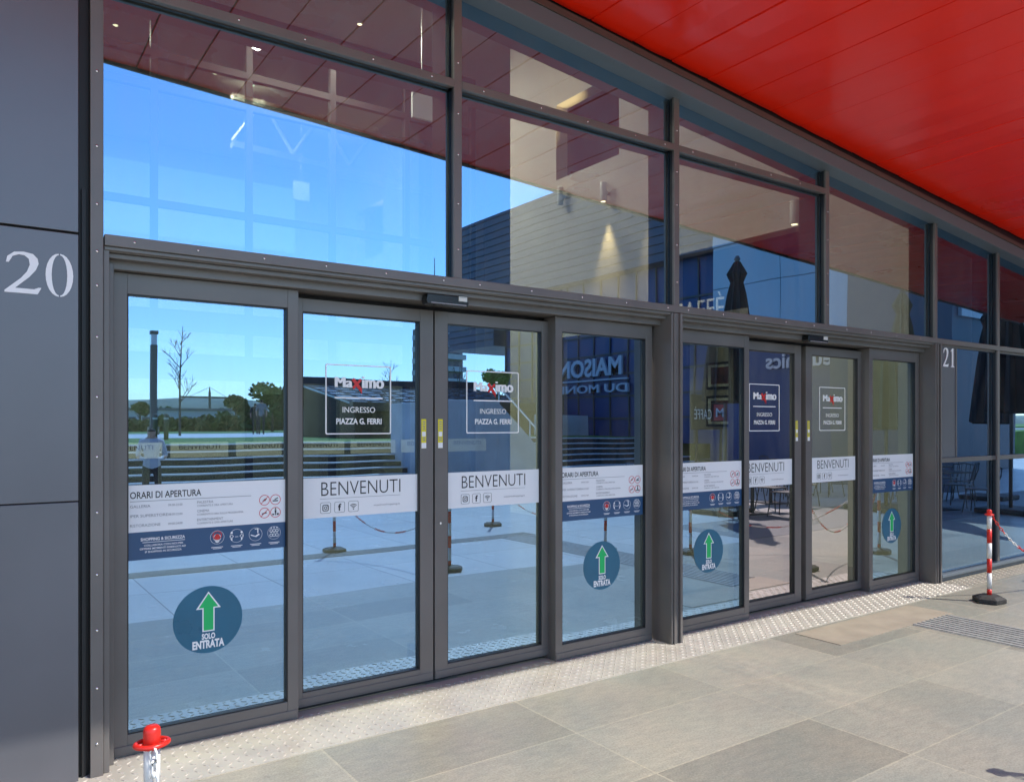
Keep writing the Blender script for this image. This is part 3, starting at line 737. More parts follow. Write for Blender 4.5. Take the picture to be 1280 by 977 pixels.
# cream truss beam beyond the screen and a hanging white panel, seen at upper left
def yp(u, v, y): r=ray(u,v); t=(y-CAMY)/r[1]; return (t*r[0], CAMH+t*r[2])
r_=thing('roof_truss','cream braced roof truss seen through the upper left pane','truss',(0,0,0))
a0=yp(290,118,13); a1=yp(560,192,13); b0=(a0[0],a0[1]-1.0); b1=(a1[0],a1[1]-1.0)
mb=MB(); mb.hexa([(a0[0],12.9,a0[1]-.14),(a1[0],12.9,a1[1]-.14),(a1[0],13.1,a1[1]-.14),(a0[0],13.1,a0[1]-.14),(a0[0],12.9,a0[1]),(a1[0],12.9,a1[1]),(a1[0],13.1,a1[1]),(a0[0],13.1,a0[1])]); mb.done('top_chord', M['plaster'], r_)
mb=MB(); mb.hexa([(b0[0],12.9,b0[1]-.14),(b1[0],12.9,b1[1]-.14),(b1[0],13.1,b1[1]-.14),(b0[0],13.1,b0[1]-.14),(b0[0],12.9,b0[1]),(b1[0],12.9,b1[1]),(b1[0],13.1,b1[1]),(b0[0],13.1,b0[1])]); mb.done('bottom_chord', M['plaster'], r_)
mb=MB(); n=8
for k in range(n):
    t0_,t1_=k/n,(k+1)/n; x0_=a0[0]+(a1[0]-a0[0])*t0_; x1_=a0[0]+(a1[0]-a0[0])*t1_; mb.tube([(x0_,13,(a0[1] if k%2 else b0[1])),(x1_,13,(b0[1] if k%2 else a0[1]))],.05,6)
mb.done('brace', M['plaster'], r_)
c0=yp(516,114,7.2); c1=yp(541,152,7.2)
hp=thing('hanging_panel','pale rectangular panel hanging high in the lobby','panel',(0,0,0))
mb=MB(); mb.box(c0[0],c1[0],7.2,7.26,c1[1],c0[1]); mb.done('board', M['white'], hp)
mb=MB(); mb.tube([((c0[0]+c1[0])/2,7.23,c0[1]),((c0[0]+c1[0])/2,7.23,LZ)],.012,6); mb.done('hanger', M['steel'], hp)
def wall_spot(y, z, up, lab):
    r_=thing('wall_spotlight', lab, 'spotlight', (LX-.11, y, z), 0, 'spotlights on the cream lobby wall')
    mb=MB(); mb.lathe([(.05,-.15),(.055,-.14),(.055,.14),(.05,.15)], 14); mb.done('barrel', M['lampwhite'], r_, smooth=True)
    mb=MB(); mb.box(.05,.108,-.02,.02,-.02,.02); mb.done('bracket', M['lampwhite'], r_)
    sg=1 if up else -1
    mb=MB(); mb.lathe([(.04,sg*.153),(.038,sg*.156)], 14); mb.done('bulb', M['lamp'], r_)
    d=bpy.data.lights.new('spot_beam','SPOT'); d.energy=260; d.spot_size=R(50); d.spot_blend=.6; d.color=(1,.75,.4); d.shadow_soft_size=.03
    o=bpy.data.objects.new('spot_beam', d); COL.objects.link(o); o.parent=r_; o.location=(0,0,sg*.17); o.rotation_euler=(0 if not up else R(180),R(8)*(1 if not up else -1),0)
wall_spot(6.35,5.55,True,'white wall spotlight throwing warm light upward on the cream wall')
wall_spot(5.25,5.35,False,'white wall spotlight throwing a warm cone of light down the cream wall')
wall_spot(4.15,5.55,False,'white wall spotlight on the cream wall nearest the middle mullion')
wall_spot(1.75,4.25,False,'white wall spotlight on the cream wall nearest the facade')
mb=MB(); mb.box(LX+1.17, LX+1.198, 3.45, 4.6, 0, 3.4); mb.done('cafe_backwall', M['plaster'], lob)
mb=MB(); put_text(mb, 'CAFFÈ', 3.86, 2.9, 3.10, 3.46, lambda yy, z: (LX-.03, yy, z), bold=-.005, thick=(.02,0,0))
tag(mb.done('cafe_sign', M['white_ink']), 'white CAFFÈ letters on the lobby wall just above the middle transom', 'sign')
for k,(z0,z1) in enumerate(((1.62,2.1),(2.2,2.62))):
    r_=thing('wall_picture', ('framed dark print on the lobby wall, lower of two','framed dark print on the lobby wall, upper of two')[k], 'picture', (LX+1.14,3.95,z0))
    h=z1-z0
    mb=MB(); mb.box(0,.028,-.28,.28,0,h); mb.done('picture_frame', M['ink'], r_, bevel=.004)
    mb=MB(); mb.box(-.004,-.001,-.24,.24,.04,h-.04); mb.done('mount', M['white'], r_)
    mb=MB(); mb.box(-.008,-.005,-.18,.18,.08,h-.08); mb.done('print', M['picture'], r_)

# ================================================================== BARRIER POSTS AND CHAINS
def make_post(loc, label):
    r_=thing('barrier_post', label, 'barrier post', loc, 0, 'red and white barrier posts')
    mb=MB(); P=[(.155*math.cos(R(60*k+30))*1.05, .155*math.sin(R(60*k+30))*.9) for k in range(6)]
    lo=[mb.bm.verts.new((x,y,.004)) for x,y in P]; md=[mb.bm.verts.new((x,y,.042)) for x,y in P]; hi=[mb.bm.verts.new((x*.72,y*.72,.062)) for x,y in P]; tp=[mb.bm.verts.new((x*.3,y*.3,.068)) for x,y in P]
    mb._f(lo[::-1]); mb._f(tp)
    for a,b in ((lo,md),(md,hi),(hi,tp)):
        for k in range(6): mb._f([a[k],a[(k+1)%6],b[(k+1)%6],b[k]])
    mb.done('base', M['rubber'], r_, bevel=.004)
    mb=MB(); zs=[.06,.12,.27,.404,.549,.679,.82]; 
    for k,(a,b) in enumerate(zip(zs,zs[1:])):
        mb.mi=0 if k%2==0 else 1; mb.lathe([(.0205,a),(.0205,b)], 20)
    mb.done('pole', [M['red'],M['post_white']], r_, smooth=True)
    mb=MB(); mb.lathe([(.0205,.800),(.022,.802),(.0218,.845),(.0205,.853),(.015,.859),(.004,.8605)], 20)
    mb.lathe([(.0215,.812),(.0225,.806),(.022,.800)],16)
    # ring with eyelets
    n=28; A=[(.045+.005*math.cos(4*math.pi*k/n),2*math.pi*k/n) for k in range(n)]
    for k in range(n):
        pass
    pts=[((.036+.004*math.cos(2*2*math.pi*k/n))*math.cos(2*math.pi*k/n),(.033)*math.sin(2*math.pi*k/n),.813) for k in range(n+1)]
    mb.tube(pts,.007,8,cap=False)
    for a in (0,90,180,270): mb.box(*( (.018,.042,-.004,.004) if a==0 else (-.042,-.018,-.004,.004) if a==180 else (-.004,.004,.018,.034) if a==90 else (-.004,.004,-.034,-.018)), .809,.817)
    mb.done('cap', M['red'], r_, smooth=True)
    return r_
P0=(.40,-1.875,0); P1=(7.81,-.69,0)
post=make_post(P0, 'barrier post close to the camera at lower left with hanging white chain')
posts={'a':post}
def cp(k, loc, label): posts[k]=copy_thing(post, loc, random.uniform(0,1), label)

cp('b', P1, 'red and white barrier post on the paving in front of window 21')
cp('c', (9.6,-1.0,0), 'barrier post at the far end of the red and white chain')
cp('d', (4.45,-2.92,0), 'barrier post nearest the doors in the reflected chain lane')
cp('e', (3.95,-5.05,0), 'reflected barrier post seen in the left sliding door leaf')
cp('f', (7.06,-5.96,0), 'reflected barrier post seen far out in the right leaf of the left doors')
cp('g', (6.86,-3.17,0), 'reflected barrier post above the green arrow of the second side panel')
cp('h', (7.57,-2.37,0), 'reflected barrier post seen in the side panel right of the middle post')
def chain(p, q, sag, label, mats, seed=0, hang=None):
    p=Vector(p); q=Vector(q); L=(q-p).length; mb=MB(); n=max(4,int(L*1.06/.034))
    def pt(t): 
        v=p.lerp(q,t); v.z-=sag*4*t*(1-t); return v
    for i in range(n):
        a=pt(i/n); b=pt((i+1)/n); d=(b-a).normalized(); c=(a+b)/2
        u=d.cross(Vector((0,0,1)) if abs(d.z)<.9 else Vector((1,0,0))).normalized(); w=d.cross(u)
        s=(u+w).normalized() if i%2 else (u-w).normalized()
        hl=(b-a).length*.5+.006; hw=.0085
        P=[c+d*hl*math.cos(2*math.pi*k/10)+s*hw*math.sin(2*math.pi*k/10)*(1 if abs(math.sin(2*math.pi*k/10))<.9 else 1.1) for k in range(11)]
        mb.mi=(i//6)%len(mats); mb.tube(P,.0038,5,cap=False)
    tag(mb.done('plastic_chain', mats, None, smooth=True), label, 'chain', 'plastic chains of the barrier')
RW=[M['red'],M['post_white']]; WW=[M['post_white']]
chain((P1[0]+.04,P1[1],.805),(9.56,-1.0,.805),.46,'red and white plastic chain running right from the post before window 21',RW)
chain((P0[0]-.003,P0[1]-.034,.81),(P0[0]+.018,P0[1]-.036,.30),.0,'white plastic chain hanging down from the post close to the camera',WW)
chain((4.45,-2.88,.81),(3.95,-5.05,.81),.45,'plastic chain between the two barrier posts reflected in the left doors',RW)
chain((7.57,-2.41,.81),(9.6,-1.03,.81),.5,'plastic chain reflected in the right doors, hanging low over the paving',RW)
chain((7.06,-5.96,.81),(6.86,-3.17,.81),.5,'plastic chain reflected behind the second side panel',RW)

# ================================================================== REFLECTED PLAZA: steps, terrace, lawn
SX0, SX1 = -25, 19.5
st=thing('stairs', 'wide stone steps with white nosings and riser shade painted dark, facing the entrance', 'stairs', (0,0,0))
YS=-(16.7-4.1)+.4; TR=.35; RS=.155; NS=8
mb=MB(); mb2=MB()
for k in range(NS):
    y1=YS-k*TR; z0=k*RS; z1=(k+1)*RS
    mb.box(SX0,SX1,YS-NS*TR-.6,y1,z0 if k==0 else z0+.0005,z1-.03)
    mb2.box(SX0,SX1,y1-TR+.002,y1+.015,z1-.0295,z1)
mb.done('riser', M['step_dark'], st); mb2.done('nosing', M['step_white'], st)
TZ=NS*RS; YT=YS-NS*TR+.0
mb=MB(); mb.box(-400,SX1+40,-26,YT-.001,-.01,TZ-.001); struct(mb.done('lawn', M['grass']))
mb=MB(); mb.box(-400,SX1+60,-44,-26.001,-.01,TZ); struct(mb.done('terrace_path', M['path']))
mb=MB(); mb.box(-900,900,-900,-44.001,-.01,TZ-.02); struct(mb.done('field', M['grass']))
# hills far off
mb=MB(); prev=None; rnd=random.Random(5)
for k in range(121):
    a=-700+k*15*1.6
    h=12+7*math.sin(k*.21)+4*math.sin(k*.53+1)+rnd.uniform(-1,1)
    cur=[mb.bm.verts.new((a,-640,-5)), mb.bm.verts.new((a,-680,h*.7)), mb.bm.verts.new((a,-740,h+4)), mb.bm.verts.new((a,-900,h+8)), mb.bm.verts.new((a,-900,-5))]
    if prev:
        for i in range(4): mb._f([prev[i],cur[i],cur[i+1],prev[i+1]])
    prev=cur
struct(mb.done('hills', M['hill'], smooth=True))
# foliage helper
def leaves(mb, c, rad, n, size, rnd, flat=1.0, hollow=.35):
    c=Vector(c)
    for i in range(n):
        while True:
            v=Vector((rnd.uniform(-1,1),rnd.uniform(-1,1),rnd.uniform(-1,1)))
            if hollow < v.length < 1: break
        p=c+Vector((v.x*rad[0],v.y*rad[1],v.z*rad[2]))
        a=Vector((rnd.uniform(-1,1),rnd.uniform(-1,1),rnd.uniform(-1,1))).normalized(); b=a.orthogonal().normalized()
        s=size*rnd.uniform(.6,1.3)
        mb.quad(p-a*s-b*s*.5, p+a*s-b*s*.5, p+a*s*.8+b*s*.6, p-a*s*.8+b*s*.5)
def tree(name, label, base, h, cr, n, size, m, seed, trunk_r=.12, lobes=7):
    rnd=random.Random(seed); r_=thing(name, label, 'tree', base)
    mb=MB(); mb.tube([(0,0,0),(.05,0,h*.3),(0,.05,h*.55),(.05,0,h*.8)],[trunk_r,trunk_r*.8,trunk_r*.6,trunk_r*.3],8)
    for k in range(6):
        a=rnd.uniform(0,6.28); mb.tube([(0,0,h*(.35+.06*k)),(cr[0]*.3*math.cos(a),cr[0]*.3*math.sin(a),h*(.5+.06*k)),(cr[0]*.6*math.cos(a),cr[0]*.6*math.sin(a),h*(.58+.06*k))],[trunk_r*.5,trunk_r*.3,trunk_r*.12],6)
    mb.done('trunk', M['bark'], r_, smooth=True)
    mb=MB()
    for k in range(lobes):
        a=rnd.uniform(0,6.28); q=rnd.uniform(.2,.65)
        c=(cr[0]*q*math.cos(a), cr[0]*q*math.sin(a), h-cr[2]+cr[2]*rnd.uniform(-.55,.6))
        s=rnd.uniform(.35,.6); leaves(mb, c, (cr[0]*s,cr[1]*s,cr[2]*s), n//lobes, size, rnd)
    mb.done('crown', m, r_, norm=False); return r_
def bare_tree(label, base, h, seed):
    rnd=random.Random(seed); r_=thing('bare_tree', label, 'tree', base, 0, 'leafless trees on the terrace'); mb=MB()
    def br(p, d, L, r, dep):
        q=p+d*L; mb.tube([p,(p+q)/2+Vector((rnd.uniform(-.03,.03),rnd.uniform(-.03,.03),0))*L,q],[r,r*.85,r*.6],5)
        if dep==0: return
        for k in range(4):
            a=rnd.uniform(0,6.28); t=rnd.uniform(.35,.7)
            nd=(d+Vector((math.cos(a)*t,math.sin(a)*t,rnd.uniform(0,.3)))).normalized()
            br(p+d*L*rnd.uniform(.5,1), nd, L*rnd.uniform(.5,.72), r*.5, dep-1)
    mb.tube([(0,0,0),(0,0,h*.5),(.02*h,0,h*.95)],[h*.011,h*.007,h*.002],6)
    for q in (.28,.38,.48,.58,.68,.78): 
        for z in range(2): a=rnd.uniform(0,6.28); br(Vector((0,0,h*q)), Vector((math.cos(a)*.7,math.sin(a)*.7,.75)).normalized(), h*(.2-.13*q), h*.0035, 2)
    mb.done('trunk', M['bark'], r_)
def ground_pt(u, d, z=TZ):
    p=mir(u, CY, d); return (p.x, p.y, z)
bare_tree('tall leafless tree reflected in the leftmost side panel', ground_pt(228,38), 5.2, 1)
bare_tree('small leafless tree reflected beside the logo of the left sliding leaf', ground_pt(492,26), 3.0, 2)
bare_tree('small leafless tree reflected left of the blue building', ground_pt(576,27), 3.0, 4)
tree('terrace_tree','bushy tree on the terrace behind the walking couple', ground_pt(343,60), 3.6, (1.9,1.9,1.25), 1800, .16, M['hedge'], 3)
tree('clipped_tree','bright green round tree above the concrete wall', ground_pt(624,24), 2.45, (.62,.62,.42), 2200, .05, M['leaf'], 9, .05)
# hedges and distant woods
rnd=random.Random(12)
def hedge(label, d, u0, u1, h, n, size):
    a=ground_pt(u0,d); b=ground_pt(u1,d); mb=MB()
    L=Vector(b)-Vector(a); N=max(6,int(L.length/h/.7))
    for k in range(N+1):
        c=Vector(a)+L*(k/N); hh=h*rnd.uniform(.6,1.05)
        leaves(mb, (c.x,c.y+rnd.uniform(-1,1),c.z+hh*.45), (h*.75,h*.6,hh*.58), n, size, rnd, hollow=0)
    return tag(mb.done('hedge', M['hedge'], norm=False), label, 'hedge')
hedge('low dark hedge along the back of the terrace, reflected at left', 75, 120, 310, 1.3, 160, .28)
hedge('taller rough hedge at the back of the terrace, reflected right of the low one', 82, 285, 460, 1.9, 160, .32)
struct(hedge('far wood line below the hills', 300, 100, 640, 8.0, 110, 1.2), 'stuff').name='far_wood'
p=ground_pt(205,190); fh=thing('far_hall','long low pale blue hall far behind the hedges','building',(p[0],p[1],0))
mb=MB(); mb.box(-22,22,-12,0,0,5.2); mb.done('wall', M['pale'], fh)
mb=MB(); mb.box(-22.4,22.4,-12.4,.4,5.201,5.8); mb.done('roof', M['tower'], fh)
mb=MB()
for k in range(10): mb.box(-20+4*k,-17.5+4*k,.001,.06,2.2,3.8)
mb.done('window_row', M['tower_glass'], fh)
for k,(u,d,h) in enumerate(((296,110,4.4),(306,118,3.8),(354,95,3.3),(178,130,4.4),(386,120,4.8),(399,105,3.6))):
    tree('far_tree','far bushy tree on the skyline, '+('left of the walking couple','just left of the walking couple','right of the walking couple','left of the light pylon','between the two left doors','left of the skylight pavilion')[k], ground_pt(u,d), h, (h*.34,h*.34,h*.26), 900, .3, M['hedge'], 30+k, .15, 6)
# lamp pylon
p=ground_pt(195,44)
r_=thing('light_pylon','tall slim square light pylon on the lawn, reflected at far left','pylon',p)
hh=CAMH+ (CY-413)/F*44*math.cos(math.atan((195-CX)/F))/math.cos(TH+math.atan((195-CX)/F))-TZ
mb=MB(); mb.box(-.16,.16,-.16,.16,0,hh*.86); mb.box(-.26,.26,-.26,.26,0,.4); mb.done('column', M['pylon'], r_, bevel=.02)
mb=MB(); mb.box(-.13,.13,-.13,.13,hh*.861,hh*.965); mb.done('lantern', M['lens'], r_); mb=MB(); mb.box(-.19,.19,-.19,.19,hh*.966,hh); mb.done('lid', M['pylon'], r_)
for k,u in enumerate((252,266)):
    r_=thing('bollard', ('short pale bollard on the lawn nearest the pylon','short pale bollard on the lawn, second from the pylon')[k],'bollard', ground_pt(u-55,26), 0, 'bollards on the lawn')
    mb=MB(); mb.lathe([(.07,0),(.07,.75),(.05,.8)],12); mb.done('shaft', M['pylon'], r_, smooth=True); mb=MB(); mb.lathe([(.075,.62),(.075,.68)],12); mb.done('band', M['lens'], r_)
# tower crane
p=ground_pt(264,420); r_=thing('tower_crane','distant tower crane above the hedge line','crane',(p[0],p[1],0)); r_.scale=(.62,.62,.72)
mb=MB(); mb.box(-.8,.8,-.8,.8,0,26); mb.done('mast', M['crane'], r_)
mb=MB(); mb.box(-22,16,-.5,.5,22,23.2); mb.box(12,16,-.8,.8,18.5,21.9); mb.done('jib', M['crane'], r_)
mb=MB(); mb.prism([(-.8,26),(.8,26),(0,30)],-.5,.5); mb.tube([(0,0,29.5),(-15,0,23.2)],.15,5); mb.tube([(0,0,29.5),(13,0,23.2)],.15,5); mb.done('tower_head', M['crane'], r_)

# skylight pavilion on the terrace
r_=thing('skylight_pavilion','low dark pavilion with a sloping glazed grid roof on the terrace','pavilion',(0,0,0))
X0,X1,Ya,Yb=11.2,19.2,-21.0,-26.0
mb=MB(); mb.box(X0,X1,Yb,Ya,TZ,2.35)
for xa,xb in ((X0,X0+.2),(X1-.2,X1)): mb.hexa([(xa,Yb,2.351),(xb,Yb,2.351),(xb,Ya-.05,2.351),(xa,Ya-.05,2.351),(xa,Yb,3.19),(xb,Yb,3.19),(xb,Ya-.05,2.356),(xa,Ya-.05,2.356)])
mb.box(X0,X1,Yb+.001,Yb+.2,2.351,3.19); mb.done('wall', M['step_dark'], r_)
mb=MB(); mb.box(X0-.2,X1+.2,Ya+.001,Ya+.3,2.2,2.5); mb.box(X0-.2,X1+.2,Yb-.3,Yb,3.2,3.62); mb.done('eave', M['fascia'], r_)
mb=MB(); mb.hexa([(X0,Yb,3.2),(X1,Yb,3.2),(X1,Ya,2.36),(X0,Ya,2.36),(X0,Yb,3.28),(X1,Yb,3.28),(X1,Ya,2.44),(X0,Ya,2.44)]); mb.done('roof', M['roofglass'], r_)
mb=MB()
for k in range(11):
    x=X0+(X1-X0)*k/10; mb.tube([(x,Yb,3.30),(x,Ya,2.46)],.03,4)
for k in range(8):
    t=k/7; y=Yb+(Ya-Yb)*t; z=3.30-.84*t; mb.tube([(X0,y,z),(X1,y,z)],.03,4)
mb.done('glazing_bars', M['fascia'], r_)
# concrete ramp wall in front of the steps
r_=thing('ramp_wall','grey concrete ramp block standing in front of the steps','wall',(0,0,0))
mb=MB(); mb.box(9.3,11.0,-14.2,-11.7,0,2.25); mb.prism([(11.0,0),(13.4,0),(11.0,2.25)],-14.2,-11.75); mb.done('block', M['conc'], r_, bevel=.02)
mb=MB(); mb.tube([(11.1,-11.8,2.6),(13.0,-11.8,.85)],.025,6)
for t in (0,.5,1): x=11.1+1.9*t; mb.tube([(x,-11.8,2.05-1.75*t),(x,-11.8,2.6-1.75*t)],.018,6)
mb.done('handrail', M['steel'], r_)
lw=MB(); lw.box(17.2,19.4,-18.6,-18.2,TZ,2.0); tag(lw.done('terrace_wall', M['conc'], None, bevel=.02), 'low grey concrete wall on the terrace in front of the shop sign', 'wall')
lb=thing('litter_bin','dark cylindrical litter bin beside the low terrace wall','litter bin',(16.9,-17.6,TZ))
mb=MB(); mb.lathe([(.2,0),(.22,.02),(.24,.8),(.22,.82)],16); mb.done('body', M['rubber'], lb, smooth=True)
mb=MB(); mb.lathe([(.26,.821),(.27,.88),(.18,.92)],16); mb.done('lid', M['post_white'], lb, smooth=True)
# residential tower and mast
p=ground_pt(534,170,0); p=(p[0]+7.2,p[1],p[2])
r_=thing('residential_tower','distant tower block with stacked balconies behind the pavilion','tower block',p)
mb=MB(); mb.box(-3.2,3.2,-14,0,0,27); mb.done('wall', M['tower'], r_)
mb=MB()
for k in range(8): mb.box(-4.2,3.4,.001,1.4,3+3*k,3.25+3*k); mb.box(-4.2,3.4,1.25,1.4,3.25+3*k,4.2+3*k)
for k in range(8): mb.box(-4.4,-3.201,-12,-3,3+3*k,3.25+3*k); mb.box(-4.4,-4.25,-12,-3,3.25+3*k,4.2+3*k)
mb.done('balcony', M['pale'], r_)
mb=MB()
for k in range(8):
    for x in (-2.8,.4): mb.box(x,x+1.6,.001,.05,4.25+3*k,5.6+3*k)
mb.done('window', M['tower_glass'], r_)
mb=MB(); mb.tube([(-3.0,-5,27),(-3.0,-5,44)],[.25,.1],5); mb.done('antenna_mast', M['fascia'], r_)

# ================================================================== SHOP BUILDING AT THE RIGHT OF THE PLAZA (x = 20, facing -x)
XB=20.0
sb=thing('shop_building','large blue grey clad shop building with an overhanging upper floor across the plaza','building',(0,0,0))
mb=MB()
def ribwall(x, y0, y1, z0, z1, step=.32):
    z=z0
    while z<z1-.01:
        zz=min(z+step,z1); mb.box(x+.02,x+12,y0,y1,z,zz-.06) ; mb.box(x+.08,x+12,y0+.03,y1-.03,zz-.06,zz); z=zz
ribwall(XB,-29.6,-8.0,7.4,11.4); ribwall(XB,-29.6,-25.5,5.3,7.4)
mb.box(XB+2.5,XB+12,-27.6,-8.9,0,7.39); mb.done('upper_cladding', M['cladding'], sb)
mb=MB(); 
for k in range(3):
    y0=-12.9+k*2.6
    for z0,z1 in ((4.3,6.0),(6.02,7.38)): mb.box(XB-.02,XB+2,y0,y0+2.58,z0,z1)
for k in range(3):
    y0=-12.9+k*2.6
    for z0,z1 in ((7.4,9.2),(9.22,11.5)): mb.box(XB-.06,XB+.01,y0,y0+2.58,z0,z1)
mb.done('pale_panels', M['pale'], sb)
mb=MB(); mb.box(XB+.6,XB+2.4,-25.4,-13.0,1.0,7.38); mb.done('shop_window', M['shopglass'], sb)
mb=MB()
for k in range(13): y=-25.4+k*1.03; mb.box(XB+.54,XB+.59,y,y+.06,1.0,7.38)
for z in (1.9,2.75,3.6,4.4,5.2,6.0): mb.box(XB+.545,XB+.585,-25.4,-13.0,z,z+.07)
mb.done('window_bars', M['fascia'], sb)
mb=MB(); mb.box(XB+.1,XB+2.4,-12.9,-8.0,0,4.28); mb.done('fascia_panel', M['shopglass'], sb)
mb=MB(); mb.box(XB-.3,XB+2,-7.99,-5.2,0,11); mb.done('end_block', M['cladding'], sb)
L_=lambda xx: (lambda yy, z: (xx, yy, z))
mb=MB()
put_text(mb,'MAISONS',-17.3,-21.9,3.58,4.33,L_(XB+.40),bold=.03,thick=(.1,0,0)); mb.box(XB+.40,XB+.50,-22.2,-17.0,3.40,3.46)
put_text(mb,'DU MONDE',-17.0,-22.1,2.92,3.26,L_(XB+.40),bold=.02,thick=(.1,0,0))
o=mb.done('shop_sign', M['pale'], sb); o['label']='white MAISONS DU MONDE sign letters'
mb=MB(); put_text(mb,'euronics',-8.1,-10.45,3.33,3.78,L_(XB-.0),bold=.02,thick=(.06,0,0)); o=mb.done('shop_sign', M['pale'], sb); o['label']='white euronics sign letters'

# ================================================================== CAFE: closed parasols, tables, chairs
def parasol(loc, h, m, label):
    r_=thing('closed_parasol', label, 'parasol', loc, 0, 'closed parasols of the cafe terrace')
    mb=MB(); mb.tube([(0,0,.1),(0,0,h)],.035,10); mb.done('pole', M['pole_wood'], r_, smooth=True)
    mb=MB(); mb.box(-.45,.45,-.45,.45,.006,.10); mb.done('base', M['rubber'], r_, bevel=.02)
    mb=MB(); mb.lathe([(.05,h),(.16,h-.22),(.10,h-.38),(.15,h-.6),(.24,h-1.2),(.33,h-1.9),(.38,h-2.5),(.31,h-2.55)],20,star=.16); mb.done('folded_canopy', m, r_, smooth=False)
    mb=MB(); mb.lathe([(.03,h+.001),(.06,h+.05),(.03,h+.11)],10); mb.done('finial', M['pole_wood'], r_)
parasol((11.5,-5.1,0),4.6,M['parasol_black'],'tall closed black parasol reflected above the middle of the right doors')
parasol((14.4,-3.6,0),4.1,M['parasol_olive'],'closed olive parasol reflected left of number 21')
parasol((16.0,-2.4,0),4.4,M['parasol_black'],'closed black parasol reflected right of number 21, nearest the facade')
parasol((18.6,-3.9,0),4.2,M['parasol_black'],'closed black parasol farthest along the cafe terrace')
def make_table(loc, rz, label):
    r_=thing('cafe_table', label, 'table', loc, rz, 'dark cafe tables')
    mb=MB(); mb.box(-.4,.4,-.4,.4,.72,.75); mb.done('table_top', M['table'], r_, bevel=.01)
    mb=MB(); mb.tube([(0,0,.02),(0,0,.72)],.035,10); mb.done('column', M['chair'], r_)
    mb=MB(); mb.box(-.25,.25,-.25,.25,.004,.02); mb.done('foot', M['chair'], r_); return r_
def make_chair(loc, rz, label):
    r_=thing('cafe_chair', label, 'chair', loc, rz, 'dark metal cafe chairs')
    mb=MB(); mb.box(-.21,.21,-.21,.21,.44,.465); mb.done('seat', M['chairseat'], r_, bevel=.01)
    for sx in (-1,1):
        for sy in (-1,1):
            mb=MB(); mb.tube([(sx*.18,sy*.18,.44),(sx*.23,sy*.24,.006)],.011,6); mb.done('leg', M['chair'], r_)
    mb=MB(); mb.tube([(-.2,-.2,.46),(-.24,-.27,.68),(-.2,-.30,.84),(0,-.32,.87),(.2,-.30,.84),(.24,-.27,.68),(.2,-.2,.46)],.012,6)
    for t in (-.12,-.04,.04,.12): mb.tube([(t,-.2,.46),(t,-.31,.86)],.006,5)
    mb.done('backrest', M['chair'], r_); return r_
TB=[(11.9,-4.6),(13.8,-5.6),(15.6,-3.5),(17.6,-4.8),(16.2,-6.6),(12.6,-7.4)]
ws=['by the black parasol','backing the shop building','by the olive parasol','farthest along','in the middle','farthest out']
wh=['nearest the tall black parasol','between the tall black parasol and the shop building','beside the olive parasol','farthest along the cafe terrace','out in the middle of the cafe terrace','farthest out from the facade on the cafe terrace']
t0=c0=None
for k,(x,y) in enumerate(TB):
    lab='dark square cafe table '+wh[k]
    if t0 is None: t0=make_table((x,y,0),.2,lab)
    else: copy_thing(t0,(x,y,0),random.uniform(0,.6),lab)
    for j,(dx,dy,rz) in enumerate(((0,-.75,0),(.75,0,R(90)),(0,.75,R(180)),(-.75,0,R(270)))):
        side=('outer','right hand','inner','left hand')[j]
        lab='dark cafe chair at the '+side+' side of the table '+ws[k]
        a=(x+dx+random.uniform(-.08,.08), y+dy+random.uniform(-.08,.08), 0); rr=rz+random.uniform(-.3,.3)
        if c0 is None: c0=make_chair(a, rr, lab)
        else: copy_thing(c0, a, rr, lab)
# cafe menu stand whose mirrored lettering shows in the side panel
p=mir(884,500,11.5)
r_=thing('cafe_sign_board','small dark CAFFÈ sign board with a red square, reflected right of the middle post','sign',(p.x,p.y,0))
mb=MB(); mb.box(-.55,.55,-.03,.03,1.55,2.3); mb.tube([(-.4,0,0),(-.4,0,1.55)],.03,8); mb.tube([(.4,0,0),(.4,0,1.55)],.03,8); mb.done('board', M['parasol_black'], r_)
mb=MB(); put_text(mb,'CAFFÈ',.05,-.5,1.78,2.05,lambda x,z:(x,.034,z)); mb.done('lettering', M['white_ink'], r_)
mb=MB(); mb.box(.12,.5,.032,.036,1.75,2.1); sq=mb.done('red_square', M['red_ink'], r_)
mb=MB(); put_text(mb,'M',.44,.18,1.83,2.02,lambda x,z:(x,.040,z),bold=.02); mb.done('lettering', M['white_ink'], sq)

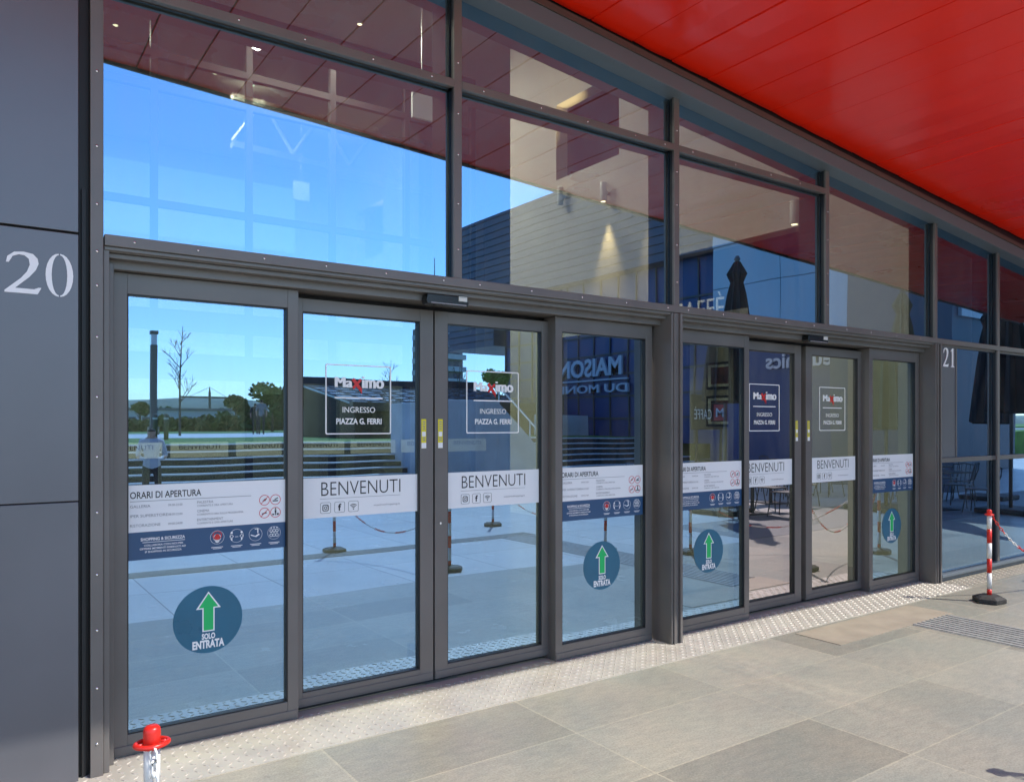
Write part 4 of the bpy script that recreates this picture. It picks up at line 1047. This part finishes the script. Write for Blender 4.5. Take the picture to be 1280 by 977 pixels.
# ================================================================== PEOPLE (reflected)
def person(label, loc, rz, h, top, pants, stride=.0, armbend=.0, group=None):
    r_=thing('person', label, 'person', loc, rz, group); s=h/1.75
    me=bpy.data.meshes.new('body')
    J={'pel':(0,0,.95),'sp':(0,.01,1.15),'ch':(0,.0,1.36),'nk':(0,.0,1.5),'hd0':(0,.02,1.58),'hd1':(0,.03,1.68),
       'hl':(.10,0,.92),'kl':(.11,.03+stride*.3,.5),'al':(.11,stride*.6-.02,.09),'tl':(.12,stride*.6+.14,.03),
       'hr':(-.10,0,.92),'kr':(-.11,.03-stride*.2,.5),'ar':(-.11,-stride*.6-.02,.09),'tr':(-.12,-stride*.6+.14,.03),
       'sl':(.18,0,1.42),'el':(.25,-.02-stride*.2,1.14),'wl':(.25-.1*armbend,.06+.25*armbend-stride*.3,.90+.2*armbend),'hal':(.24-.14*armbend,.10+.3*armbend-stride*.35,.80+.3*armbend),
       'sr':(-.18,0,1.42),'er':(-.25,-.02+stride*.2,1.14),'wr':(-.25+.1*armbend,.06+.25*armbend+stride*.3,.90+.2*armbend),'har':(-.24+.14*armbend,.10+.3*armbend+stride*.35,.80+.3*armbend)}
    rad={'pel':.145,'sp':.135,'ch':.16,'nk':.06,'hd0':.085,'hd1':.095,'hl':.09,'kl':.06,'al':.045,'tl':.04,'hr':.09,'kr':.06,'ar':.045,'tr':.04,'sl':.075,'el':.048,'wl':.036,'hal':.035,'sr':.075,'er':.048,'wr':.036,'har':.035}
    ks=list(J); ed=[('pel','sp'),('sp','ch'),('ch','nk'),('nk','hd0'),('hd0','hd1'),('pel','hl'),('hl','kl'),('kl','al'),('al','tl'),('pel','hr'),('hr','kr'),('kr','ar'),('ar','tr'),('ch','sl'),('sl','el'),('el','wl'),('wl','hal'),('ch','sr'),('sr','er'),('er','wr'),('wr','har')]
    me.from_pydata([Vector(J[k])*s for k in ks],[(ks.index(a),ks.index(b)) for a,b in ed],[])
    o=bpy.data.objects.new('body', me); COL.objects.link(o)
    o.modifiers.new('skin','SKIN')
    for i,k in enumerate(ks): me.skin_vertices[0].data[i].radius=(rad[k]*s,rad[k]*s*(.72 if k in('sp','ch','pel') else 1)); me.skin_vertices[0].data[i].use_root=(k=='pel')
    sd=o.modifiers.new('sub','SUBSURF'); sd.levels=1; sd.render_levels=1
    dg=bpy.context.evaluated_depsgraph_get(); dg.update(); me2=bpy.data.meshes.new_from_object(o.evaluated_get(dg))
    bpy.data.objects.remove(o)
    for m in (M['skin'],top,pants,M['hair']): me2.materials.append(m)
    for p_ in me2.polygons:
        z=p_.center.z/s; ax=abs(p_.center.x)/s; p_.use_smooth=True
        if z>1.63 or (z>1.56 and p_.center.y/s<-.01): i=3
        elif z>1.49: i=0
        elif ax>.21 and z<1.16: i=0
        elif z>.93: i=1
        elif z>.07: i=2
        else: i=3
        p_.material_index=i
    b=bpy.data.objects.new('body', me2); COL.objects.link(b); b.parent=r_
    return r_
p=mir(192,CY,15.6); person('person in a white shirt and dark trousers standing before the steps',(p.x,p.y,0),R(10),1.68,M['shirt'],M['trousers'],0,1)
p=ground_pt(329,40); person('person in a grey top and black trousers walking on the pale terrace path',p,R(200),1.8,M['greyshirt'],M['trousers'],.35,.2,'people walking on the terrace')
p=ground_pt(321,41); person('person in dark clothes walking left of the one in the grey top',p,R(200),1.65,M['trousers'],M['trousers'],.3,.2,'people walking on the terrace')
